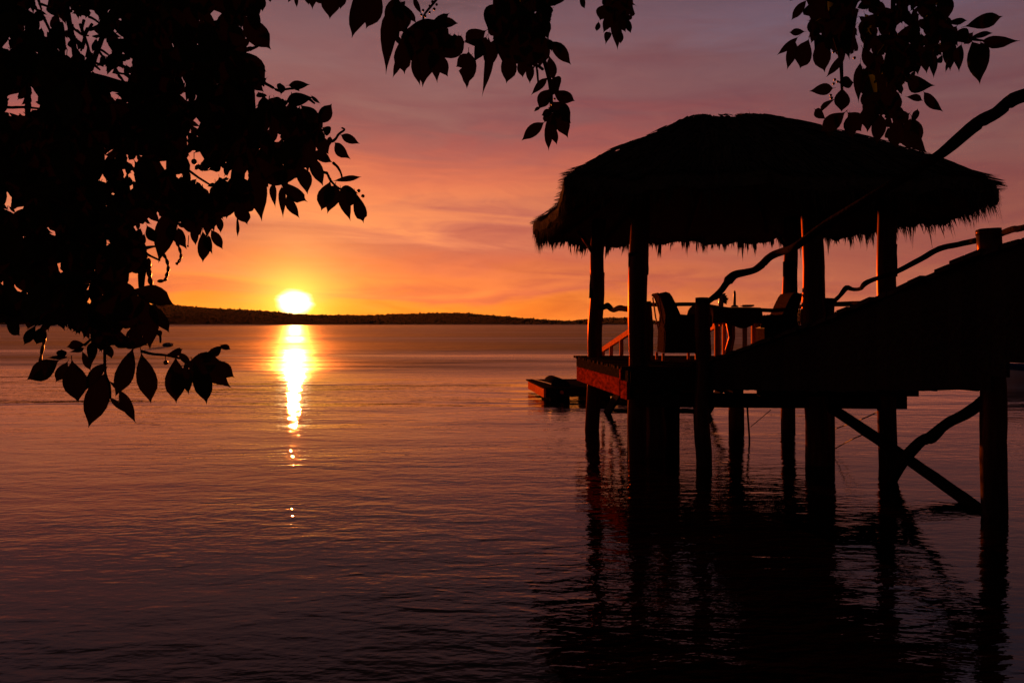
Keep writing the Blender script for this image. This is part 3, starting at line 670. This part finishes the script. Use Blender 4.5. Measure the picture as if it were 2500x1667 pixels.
def rope(pts, label, r_=.007): 
    v, f = tube_vf(spline(pts, 4), r_, 6); return tag(obj('rope', v, f, 'rope'), label, 'rope', None)
rope([W(1824, 985, 12.2), W(1826, 1020, 12.2), W(1829, 1062, 12.25), W(1830, 1092, 12.3)], 'thick rope hanging straight down from the deck into the water', .014)
rope([W(2152, 1000, 9.85), W(2120, 1016, 10.4), W(2080, 1032, 11.2), W(2040, 1046, 12.2)], 'slack line tied to the right post just below the beam', .008)
rope([W(2120, 1056, 9.4), W(2080, 1072, 10.0), W(2038, 1095, 11.0)], 'thin line slanting off the diagonal brace towards the stout post', .007)
rope([W(1882, 1000, 12.8), W(1856, 1022, 12.7), W(1832, 1042, 12.5)], 'thin line slanting between the piles under the table', .006)
# ------------------------------------------------------------------ overhanging tree
tree = thing('overhanging_tree', 'broad-leaved tree whose dark leafy branches hang into the view from above', 'tree', (-3.6, 0.2, .25))
# leaf shapes: unit length along +Y, unit half width along X; stalk, drip tip, folded midrib and a bend
def leaf_mesh(name, prof, bend, fold, wave=0.0, bites=()):
    T = [0, .06, .16, .28, .42, .56, .7, .81, .90, .96, 1.0]
    v, f = [], []
    def zc(t_): return bend * (t_ * t_) 
    for t_ in (-.13, -.02): v += [(-.035, t_, zc(t_)), (0, t_, zc(t_) + .01), (.035, t_, zc(t_))]
    for i, t_ in enumerate(T):
        w_ = float(np.interp(t_, prof[0], prof[1])); l, r_ = w_, w_
        for (bt_, bs, bd) in bites:
            if abs(bt_ - t_) < .05: l, r_ = (l * bd, r_) if bs < 0 else (l, r_ * bd)
        z = zc(t_); wz = wave * math.sin(i * 2.1)
        v += [(-max(l, .012), t_, z + fold * l + wz), (0, t_, z), (max(r_, .012), t_, z + fold * r_ - wz)]
    n = len(v) // 3
    for i in range(n - 1):
        a = i * 3; f += [(a, a + 1, a + 4, a + 3), (a + 1, a + 2, a + 5, a + 4)]
    me = bpy.data.meshes.new(name); me.from_pydata(v, [], f); me.materials.append(MAT['leaf'])
    me.polygons.foreach_set('use_smooth', [True] * len(me.polygons)); me.update(); return me, np.array(v), f
PR_A = ([0, .06, .16, .28, .42, .56, .70, .81, .90, .96, 1.0], [.05, .25, .62, .90, 1.0, .95, .74, .42, .16, .05, .0])
PR_B = ([0, .06, .16, .28, .42, .56, .70, .81, .90, .96, 1.0], [.05, .16, .45, .75, .96, 1.0, .86, .52, .18, .05, .0])
PR_C = ([0, .06, .16, .28, .42, .56, .70, .81, .90, .96, 1.0], [.05, .32, .72, .96, 1.0, .86, .60, .31, .11, .035, .0])
PR_D = ([0, .06, .16, .28, .42, .56, .70, .81, .90, .96, 1.0], [.05, .20, .52, .82, 1.0, .98, .80, .36, .12, .04, .0])
SHAPES = [leaf_mesh('leaf_a', PR_A, -.10, .10), leaf_mesh('leaf_b', PR_B, .12, .08, .01), leaf_mesh('leaf_c', PR_C, -.18, .14), leaf_mesh('leaf_d', PR_A, .05, .18, .02, [(.42, 1, .55), (.82, -1, .6), (.7, 1, .8)]), leaf_mesh('leaf_e', PR_D, -.34, .30, .03), leaf_mesh('leaf_f', PR_B, .28, .22, .035, [(.56, -1, .8)]), leaf_mesh('leaf_g', PR_D, .02, .34, .015)]
PW = np.array(PR_A[1]); PT = np.array(PR_A[0])
LEAVES = []      # (base px, base py, tip px, tip py, width ratio, depth, shape, px area)
def add_leaf(bx_, by_, tx_, ty_, w_, D=None, shape=None):
    LEAVES.append((bx_, by_, tx_, ty_, w_ if shape is None else w_ * 0.95, D if D else random.uniform(2.05, 2.55), random.choice([0, 0, 1, 1, 2, 4, 5, 6, 6, 3 if random.random() < .4 else 0]) if shape is None else shape))

HAND = """
143,880,59,929,.42 165,872,113,873,.25 151,876,150,857,.5 165,883,135,932,.52 176,881,191,987,.5 255,888,200,958,.36 208,842,162,847,.56 205,850,172,860,.32 225,835,224,890,.42
201,858,222,905,.36 263,838,272,877,.45 256,912,215,1047,.40 268,970,319,1014,.22 292,952,331,1032,.3 267,930,300,962,.22 325,850,276,968,.36 15,780,52,820,.5 87,795,61,840,.4 108,796,87,845,.44
345,863,366,988,.38 429,874,432,988,.42 452,885,462,965,.32 487,876,508,984,.40 507,885,558,949,.52 513,883,575,923,.52 452,892,535,880,.52 470,880,500,950,.6 500,868,545,842,.34 538,842,565,856,.42
540,852,518,870,.42 406,867,447,851,.36 437,862,470,895,.4 357,733,368,853,.40 375,742,412,816,.36 324,708,430,747,.46 383,806,397,821,.45
425,505,384,641,.36 435,557,457,610,.5 495,566,498,645,.36 510,575,519,622,.4 516,562,545,610,.44 533,528,540,569,.44 470,556,479,599,.44 362,510,389,546,.55 359,551,380,593,.6 353,572,345,600,.5 579,528,578,576,.13
579,493,605,543,.5 613,472,619,514,.36 626,407,636,537,.36 667,449,670,504,.28 688,457,691,530,.24 684,442,751,493,.42 701,478,730,538,.36 734,407,752,471,.44 760,384,789,454,.44 762,372,813,396,.5
815,442,883,433,.22 806,444,785,514,.56 818,453,800,520,.6 833,463,855,542,.36 867,469,888,545,.34 830,463,873,470,.42 845,462,868,500,.5
705,209,758,207,.44 686,230,685,199,.46 690,246,661,241,.5 700,247,765,238,.5 760,234,783,256,.3 735,258,775,300,.55 778,301,812,253,.56 787,312,813,329,.45 806,334,804,358,.55 833,330,877,351,.46 818,349,857,390,.44 770,330,800,376,.6
633,-20,643,29,.55 657,-18,660,9,.55 589,38,661,118,.56 570,124,648,199,.62 560,60,600,120,.6 600,20,640,80,.5
715,-15,702,8,.4 724,-15,724,20,.32 750,-20,752,18,.32 763,-20,762,18,.55 778,-15,776,14,.45 811,-40,806,51,.54 838,-25,828,22,.42 885,-45,865,100,.33 930,-15,894,72,.52 905,-40,880,60,.4
964,15,937,173,.25 970,-10,948,90,.45 965,5,990,88,.56 982,10,1018,60,.28 1010,-5,1028,35,.3 994,72,1085,62,.36 1050,60,1098,32,.42 1072,56,1117,57,.44 980,96,988,182,.5 985,130,956,194,.26 1039,112,1032,214,.55 1015,130,1022,209,.3
1056,128,1069,198,.46 1067,135,1093,188,.6 1133,102,1074,141,.62 1185,76,1136,102,.7 1187,92,1158,152,.55 1144,128,1140,218,.5,3 1150,135,1110,165,.45 1192,92,1185,237,.17 1205,100,1190,170,.5
1210,10,1188,78,.5 1247,127,1234,208,.46 1270,143,1277,191,.5 1293,153,1294,205,.44 1323,8,1348,38,.6 1316,43,1340,99,.6 1355,-12,1357,23,.75 1344,102,1396,158,.44 1341,138,1352,199,.46 1336,191,1295,233,.34 1343,196,1368,224,.75
1352,224,1406,250,.46 1341,219,1314,268,.62 1318,262,1304,272,.4 1351,250,1394,300,.62 1354,260,1388,338,.5 1349,273,1320,282,.6 1335,280,1330,300,.8 1327,300,1272,343,.44 1339,281,1340,367,.24 1346,301,1360,357,.28 1345,275,1360,320,.6
1415,-3,1431,23,.45 1479,12,1462,56,.6 1461,54,1457,79,.35 1489,38,1474,82,.6 1499,59,1510,115,.34 1487,79,1478,110,.42 1512,71,1515,110,.4 1527,41,1540,82,.4 1515,50,1526,77,.5 1480,-15,1475,20,.5
1968,2,1930,52,.38 1937,-10,1936,5,.5 1964,78,1927,80,.5 1947,92,1894,139,.28 1941,102,1922,169,.38 1974,98,1949,173,.44 2002,92,2017,178,.52 2064,131,2017,190,.3 2033,216,1976,223,.54 2047,202,2083,204,.75 2056,216,2053,276,.62
2037,243,2001,276,.28 1990,268,2012,290,.42 2062,275,2002,322,.6 2070,276,2106,322,.6 2100,155,2093,253,.26 2138,257,2117,325,.52 2098,278,2091,294,.45 2256,226,2298,274,.36 2215,200,2274,212,.55 2214,237,2254,247,.45
2226,287,2251,350,.5 2230,300,2240,270,.3 2200,320,2262,372,.42 2300,-15,2313,55,.5 2314,55,2361,49,.4 2357,65,2441,42,.36 2369,92,2427,83,.26 2398,100,2491,100,.34 2347,110,2336,178,.38 2373,104,2400,209,.46 2394,104,2412,151,.46
2324,88,2316,176,.38 2318,140,2307,181,.17 2300,135,2288,160,.24 2273,122,2281,189,.3 2263,122,2260,178,.42 2232,122,2241,186,.32 2161,45,2161,98,.72 2330,80,2365,110,.6 2375,80,2350,110,.6 2150,280,2140,352,.5 2185,290,2192,366,.5 2215,300,2222,372,.48 2075,280,2080,345,.5 2235,320,2246,378,.45 2030,285,2022,340,.5
"""
for q in HAND.split():
    e = [float(x) for x in q.split(',')]; add_leaf(*e[:5], None, 3 if len(e) > 5 else random.choice([0, 0, 1, 1, 2, 2, 6]))
N_HAND = len(LEAVES)

MASS = [
 ([(-30, -40), (630, -40), (640, 20), (612, 60), (605, 110), (640, 150), (648, 200), (640, 235), (690, 250), (735, 262), (772, 300), (788, 330), (795, 368), (762, 400), (736, 412), (720, 440), (690, 452), (660, 452), (626, 468), (602, 500),
   (570, 522), (538, 530), (520, 560), (470, 572), (432, 545), (418, 515), (385, 520), (362, 515), (352, 560), (346, 596), (362, 622), (365, 652), (336, 664), (312, 680), (332, 706), (378, 730), (372, 790), (366, 830), (345, 850), (310, 852),
   (282, 842), (265, 850), (245, 860), (228, 830), (192, 812), (165, 800), (150, 788), (110, 800), (70, 792), (40, 790), (-30, 785)], (60, 125), 70),
 ([(950, -30), (975, -30), (992, 50), (986, 75), (1000, 80), (1050, 64), (1085, 62), (1090, 90), (1110, 85), (1133, 100), (1130, 135), (1075, 140), (1068, 172), (1035, 182), (1018, 170), (1000, 152), (985, 142), (982, 120), (966, 92)], (45, 80), 55),
 ([(1210, -40), (1335, -40), (1345, 30), (1340, 80), (1346, 120), (1322, 156), (1292, 160), (1250, 152), (1226, 150), (1212, 130), (1205, 90), (1192, 70)], (50, 90), 35),
 ([(1475, -40), (1548, -40), (1545, 40), (1522, 70), (1490, 70), (1480, 40)], (30, 55), 35),
 ([(1975, -40), (2092, -40), (2090, 60), (2096, 118), (2060, 135), (2030, 122), (1992, 110), (1972, 80), (1976, 50)], (50, 85), 45),
 ([(2092, -40), (2310, -40), (2313, 60), (2342, 80), (2332, 120), (2300, 132), (2262, 132), (2242, 172), (2222, 200), (2200, 205), (2200, 240), (2192, 262), (2226, 290), (2222, 332), (2202, 352), (2162, 334), (2142, 272), (2106, 262), (2100, 200), (2110, 160), (2105, 120), (2100, 60)], (50, 85), 40),
]
HOLES = """0,40 8,16 12,26 0,52|85,2 98,-10 125,-10 119,15 112,25 95,20|95,57 100,50 105,57 115,30 122,38 130,35 124,65 125,80 107,80|42,45 46,28 58,60 61,83 57,83 50,65|153,50 158,46 165,75 168,90 175,105 183,140 160,137 156,125 162,100 160,70
165,30 176,30 193,60 183,98 172,65|192,46 205,40 215,50 220,35 228,27 240,40 237,60 225,68 200,60|190,68 215,75 225,95 222,130 205,145 195,120|230,77 240,85 230,103 227,95|236,115 250,94 268,103 268,120 262,140 245,125|227,145 235,122 253,145 245,155 227,150
223,158 247,165 245,192 240,196 232,175|245,195 250,165 262,175 260,190 275,178 290,182 300,205 295,222 282,225 255,212|282,170 292,152 300,172 310,178 290,178|296,182 309,184 308,200 303,203|304,152 323,142 325,160 318,167|292,128 303,120 308,133
12,260 36,226 31,250 58,236 62,282 40,275 0,277|72,215 82,218 96,265 76,276|10,127 22,109 26,122|82,125 86,119 100,130 97,139|265,232 282,234 296,242 280,240|433,248 436,225 448,228 457,240 455,260|444,206 449,186 451,206
10,497 20,482 27,492 25,505 14,506|34,503 45,521 36,515|43,505 55,496 55,516|243,437 246,427 259,440 256,446|290,407 295,407 298,425 304,437 301,460|305,415 325,420 328,430 327,447 318,432|309,374 311,374 317,394 309,393|323,392 333,375 330,399
272,473 279,473 290,484 280,484|346,335 354,334 353,346 347,344|463,320 467,312 473,320 472,338|475,316 482,322 476,338|455,404 474,363 478,382 486,377 498,390 480,405 462,410|461,413 500,420 541,407 552,437 535,437 515,449 490,435|478,435 522,462 508,467 490,448
461,420 475,432 473,448|431,430 443,416 444,430 438,442|374,446 388,450 377,457|595,425 605,417 603,442|610,415 625,460 622,470 612,440|671,327 680,330 690,343 685,343|125,567 131,557 137,567 128,582|140,653 148,647 157,655 158,664 148,662|155,668 158,668 163,678
250,578 263,578 265,587|315,683 340,705 327,706|344,708 352,690 362,706|572,60 577,62 596,88 590,87|620,222 634,222 634,226|340,530 350,560 344,570 |295,800 315,804 306,818|947,105 962,88 968,103 957,130|965,132 973,117 980,131
2097,25 2125,27 2120,37 2098,32|2137,65 2155,52 2145,75 2140,97|2150,0 2188,-10 2183,28 2170,20|2245,35 2251,28 2250,70 2257,87 2245,85|2185,82 2195,60 2197,80 2193,95|2200,40 2218,70 2210,68|2088,46 2097,52 2094,62|2200,215 2210,202 2214,215 2205,222
2203,221 2224,217 2222,227|2203,250 2213,240 2208,257|2160,282 2171,300 2165,311 2158,290|2222,12 2232,8 2230,25 2222,30|1998,108 2003,90 2006,95|2286,16 2294,12 2302,30"""
def poly_mask(poly, X, Y):
    inside = np.zeros(X.shape, bool); n = len(poly)
    for i in range(n):
        x0, y0 = poly[i]; x1, y1 = poly[(i + 1) % n]
        if y0 == y1: continue
        c = ((y0 > Y) != (y1 > Y)) & (X < (x1 - x0) * (Y - y0) / (y1 - y0) + x0); inside ^= c
    return inside
holes = [[tuple(float(c) for c in p_.split(',')) for p_ in h_.split()] for line in HOLES.split('\n') for h_ in line.split('|')]
CELL = 3.0
def leaf_cells(X, Y, bx_, by_, tx_, ty_, w_, grow=1.0):
    dx, dy = tx_ - bx_, ty_ - by_; L2 = dx * dx + dy * dy; L = math.sqrt(L2)
    t_ = ((X - bx_) * dx + (Y - by_) * dy) / L2; s_ = ((X - bx_) * -dy + (Y - by_) * dx) / L
    return (t_ > 0) & (t_ < 1) & (np.abs(s_) < np.interp(t_, PT, PW) * w_ * L / 2 * grow)
for poly, (l0, l1), extra in MASS:
    xs = [q[0] for q in poly]; ys = [q[1] for q in poly]
    gx = np.arange(min(xs) - 20, max(xs) + 20, CELL); gy = np.arange(min(ys) - 20, max(ys) + 40, CELL)
    X, Y = np.meshgrid(gx, gy); inside = poly_mask(poly, X, Y); hole = np.zeros(X.shape, bool)
    for h_ in holes: hole |= poly_mask(h_, X, Y)
    need = inside & ~hole; bad = ~inside | hole
    cov = np.zeros(X.shape, np.int16); n_need = need.sum()
    for e in LEAVES[:N_HAND]:
        if min(xs) - 150 < e[0] < max(xs) + 150: cov += leaf_cells(X, Y, *e[:5])
    gx0, gy0 = gx[0], gy[0]
    def attempt(cxp, cyp, lo, hi, tol, D, n_try):
        for _ in range(n_try):
            L = random.uniform(lo, hi); a = math.pi / 2 + random.gauss(0, .75); w_ = random.uniform(.32, .50); u = random.uniform(.25, .7)
            bx_, by_ = cxp - math.cos(a) * L * u, cyp - math.sin(a) * L * u; ex, ey = bx_ + math.cos(a) * L, by_ + math.sin(a) * L; m_ = L * w_ * .62
            c0, c1_ = max(0, int((min(bx_, ex) - m_ - gx0) / CELL)), max(0, int((max(bx_, ex) + m_ - gx0) / CELL) + 2)
            r0, r1_ = max(0, int((min(by_, ey) - m_ - gy0) / CELL)), max(0, int((max(by_, ey) + m_ - gy0) / CELL) + 2)
            sl_ = (slice(r0, r1_), slice(c0, c1_)); Xs, Ys = X[sl_], Y[sl_]
            if Xs.size == 0: continue
            mk = leaf_cells(Xs, Ys, bx_, by_, ex, ey, w_); tot = mk.sum()
            if not tot or (mk & ~inside[sl_]).sum() > tol * tot: continue
            if (leaf_cells(Xs, Ys, bx_, by_, ex, ey, w_, 1.2) & hole[sl_]).sum() <= .012 * tot:
                add_leaf(bx_, by_, ex, ey, w_, D); cov[sl_] += mk; return True
        return None
    for it in range(1400):
        ii = np.argwhere(need & (cov == 0))
        if len(ii) < max(12, .009 * n_need): break
        r_, c = ii[random.randrange(len(ii))]; x, y = X[r_, c], Y[r_, c]
        mk = attempt(x, y, l0, l1, .06, random.uniform(2.1, 2.9), 9)
        if mk is None: mk = attempt(x, y, l0 * .55, l0, .10, random.uniform(2.2, 2.9), 9)
        if mk is None and l1 > 100: mk = attempt(x, y, l0 * .35, l0 * .55, .16, random.uniform(2.2, 2.9), 9)
        if mk is None: cov[r_, c] = 1
    ii = np.argwhere(need)
    for _ in range(extra * (2 if l1 > 100 else 1)):
        r_, c = ii[random.randrange(len(ii))]; attempt(X[r_, c], Y[r_, c], l0 * .8, l1 * .9, .05, random.uniform(2.7, 3.7), 4)

def leaf_frame(e, hand):
    bx_, by_, tx_, ty_, w_, D, sh = e
    a = W(bx_, by_, D); b_ = W(tx_, ty_, D + random.uniform(-.05, .05)); y = (b_ - a); L = y.length; y.normalize()
    view = Vector((a.x, a.y, a.z - HC)).normalized(); ang = max(-.95, min(.95, random.gauss(0, .30 if hand else .55)))
    n = (-view + y * view.dot(y)).normalized(); x = y.cross(n).normalized(); n2 = (Matrix.Rotation(ang, 3, y) @ n); x2 = y.cross(n2)
    wid = L * w_ / 2 / max(.68, math.cos(ang))
    if random.random() < .5: n2 = -n2; x2 = -x2
    return a, x2 * wid, y * L, n2 * L * random.uniform(.5, 1.0)
area = [((e[0] - e[2]) ** 2 + (e[1] - e[3]) ** 2) * e[4] * (1.0 if i < N_HAND else .35) for i, e in enumerate(LEAVES)]
order = sorted(range(len(LEAVES)), key=lambda i: -area[i])
TL = tree.location
FV, FF = [], []
for rank, i in enumerate(order):
    e = LEAVES[i]; a, x_, y_, z_ = leaf_frame(e, i < N_HAND); me, lv, lf = SHAPES[e[6]]
    if rank < 300:
        o = bpy.data.objects.new('leaf', me); COL.objects.link(o); o.parent = tree
        M = Matrix((x_, y_, z_)).transposed().to_4x4(); M.translation = a - TL
        # keep loc/rot/scale clean: the axes are orthogonal by construction
        o.matrix_local = M
    else:
        A = np.array([x_, y_, z_]); q = lv @ A + np.array(a); o_ = len(FV); FV += q.tolist(); FF += [tuple(k + o_ for k in t_) for t_ in lf]
struct(obj('foliage', FV, FF, 'leaf', tree, True), 'stuff')
print('LEAVES', len(LEAVES), N_HAND)

# trunk and limbs (outside the view), then the twigs that show
def limb(pts, rad, name='branch', per=4, wob=.05, n=9):
    q = spline(pts, per); rr = np.interp(np.linspace(0, 1, len(q)), np.linspace(0, 1, len(rad)), rad)
    v, f = tube_vf(q, rr, n, True, wob); return obj(name, v, f, 'branch', tree, True)
limb([(-3.6, .2, .1), (-3.5, .3, 1.2), (-3.3, .7, 2.4), (-2.9, 1.2, 3.6), (-2.6, 1.4, 4.8)], [.26, .21, .19, .17, .12], 'trunk', 5, .04, 14)
limb([(-3.1, 1.0, 3.0), (-2.6, 2.0, 3.4), (-1.6, 2.7, 3.55), (-.3, 2.8, 3.5), (1.0, 2.7, 3.4), (1.9, 2.6, 3.3)], [.09, .075, .06, .045, .032, .015])
limb([(-3.3, .8, 2.5), (-2.6, 1.8, 2.75), W(-60, 150, 2.9), W(150, 180, 3.0), W(360, 230, 3.0), W(560, 290, 2.9)], [.07, .055, .04, .03, .022, .012])
limb([(-3.4, .5, 2.0), (-2.6, 1.6, 2.2), W(-80, 420, 2.8), W(120, 470, 2.9), W(330, 600, 2.9), W(345, 700, 2.8)], [.06, .045, .035, .028, .02, .01])
for (x0, D0), pts in (((960, 2.8), [(965, -10), (985, 70), (1040, 110)]), ((1240, 2.8), [(1260, 0), (1310, 100), (1342, 200), (1346, 290)]), ((1500, 2.75), [(1500, 0), (1500, 50)]), ((2040, 2.7), [(2020, 20), (2050, 130), (2056, 230)]),
                      ((2190, 2.7), [(2180, 20), (2175, 120), (2165, 270)]), ((2250, 2.7), [(2260, 30), (2310, 80), (2375, 96)]), ((800, 2.8), [(810, -20)]), ((610, 2.9), [(600, 0), (560, 100), (600, 200), (640, 205)])):
    limb([W(x0, -120, D0)] + [W(a, b_, 2.5) for a, b_ in pts], [.012] + [.007] * (len(pts) - 1) + [.004])
TW = """345,857 373,864 404,867 442,875 470,885|789,421 799,424 808,442 829,461 850,466|640,200 667,215 682,223 695,219 716,217 730,221|811,346 820,339 827,328 837,321 841,316 835,313|814,398 825,409 832,422 835,434|610,122 622,117 635,111
94,0 97,10 101,24|97,10 110,14 121,18|105,40 115,60 125,83|172,60 182,72 192,80|218,42 230,48 241,56|236,117 250,124 264,134|236,117 246,132 256,146|224,150 238,156 252,162|226,155 236,164 244,171|280,175 295,180 312,182|290,185 298,194 304,204|-5,262 30,263 60,262 97,266
196,60 205,85 214,110 222,140|205,50 200,75 208,95 203,120|214,70 205,90 215,115 210,140|225,60 212,80 204,100 198,125|188,75 200,85 216,88|300,600 340,604 388,601|340,598 352,607 375,602|345,607 362,622 391,636|455,412 485,434 530,462|207,842 218,832 228,822|256,830 256,880 258,915 268,940 270,970
2365,95 2385,98 2400,100|1325,170 1311,160 1312,180 1314,204|345,1 350,2|756,243 768,253|383,812 391,820 392,836|2185,150 2180,180 2178,210"""
for line in TW.split('\n'):
    for s in line.split('|'):
        pts = [tuple(float(c) for c in q.split(',')) for q in s.split()]; D0 = random.uniform(2.3, 2.6)
        limb([W(a, b_, D0 + .03 * k) for k, (a, b_) in enumerate(pts)], [.0048, .004, .003], 'twig', 3, .1, 6)
for pts, r_ in (([(163, 20), (172, 70), (180, 110), (184, 140)], .0085), ([(252, 88), (240, 118), (229, 150), (222, 170)], .008), ([(67, 200), (68, 245), (68, 290)], .008), ([(176, 60), (178, 100), (185, 140)], .005)):
    limb([W(a, b_, 2.6) for a, b_ in pts], [r_] * 3, 'twig', 3, .08, 8)
# beaded seed pods and small round fruits
def pod(pts, w_, D=2.35):
    q = spline([W(a, b_, D) for a, b_ in pts], 6); n = len(q); rr = [w_ / 2 / F * D * (.55 + .45 * abs(math.sin(k * math.pi / 5))) * (.5 if k in (0, n - 1) else 1) for k in range(n)]
    v, f = tube_vf(q, rr, 8); obj('seed_pod', v, f, 'fruit', tree, True)
pod([(107, 800), (109, 825), (104, 850), (98, 885)], 9); pod([(363, 630), (364, 660), (367, 685), (374, 706)], 13); pod([(396, 616), (407, 635), (411, 655), (407, 672), (402, 684), (384, 687)], 9)
pod([(430, 590), (438, 606), (442, 625), (437, 638), (430, 646)], 8); pod([(608, 412), (610, 425), (609, 440)], 9)
def fruit(px, py, r_, D=2.35, stalk=None):
    c = W(px, py, D); r0 = r_ / F * D
    v, f = lathe_vf([(r0 * math.sin(math.pi * k / 7) if 0 < k < 7 else .0004, -r0 * math.cos(math.pi * k / 7)) for k in range(8)], 10, tuple(c)); o = obj('fruit', v, f, 'fruit', tree, True)
    if stalk: v, f = tube_vf([W(*stalk, D), c], .0012, 5); obj('stalk', v, f, 'branch', o)
fruit(405, 885, 5.8, stalk=(404, 868)); fruit(474, 395, 7, stalk=(474, 372)); fruit(876, 466, 4.5); fruit(886, 479, 4.5); fruit(459, 601, 2.5, stalk=(461, 575))
for a, b_ in ((1049, 15), (1066, 12), (1060, 23), (1049, 31), (1033, 26), (1029, 37), (1038, 40), (1056, 5), (1031, 52), (2060, 124), (2086, 142), (2035, 128), (2028, 233), (2030, 240), (2045, 200), (2035, 205), (1354, 242), (1341, 265), (1348, 255), (2038, 195)):
    fruit(a, b_, random.uniform(2.6, 4.0))
limb([W(1072, -8, 2.4), W(1051, 18, 2.4), W(1036, 37, 2.4), W(1032, 56, 2.4)], [.004, .0035, .003], 'twig', 4, .1, 6)

# ------------------------------------------------------------------ thin haze box, added to warm the hills in place of lens glare
mh = bpy.data.materials.new('haze'); mh.use_nodes = True
t = NT(mh.node_tree); t.n.clear(); MAT['haze'] = mh; mh.cycles.homogeneous_volume = True
vol = t.node('ShaderNodeVolumePrincipled'); vol.inputs['Color'].default_value = (0.95, 0.74, 0.66, 1); vol.inputs['Density'].default_value = 9e-6; vol.inputs['Anisotropy'].default_value = 0.3; vol.inputs['Density Attribute'].default_value = ''
t.l.new(vol.outputs[0], t.node('ShaderNodeOutputMaterial').inputs['Volume'])
v, f = box_vf((-3000, -60, -2.0), (3600, 2300, 60)); struct(obj('haze', v, f, 'haze'), 'stuff')
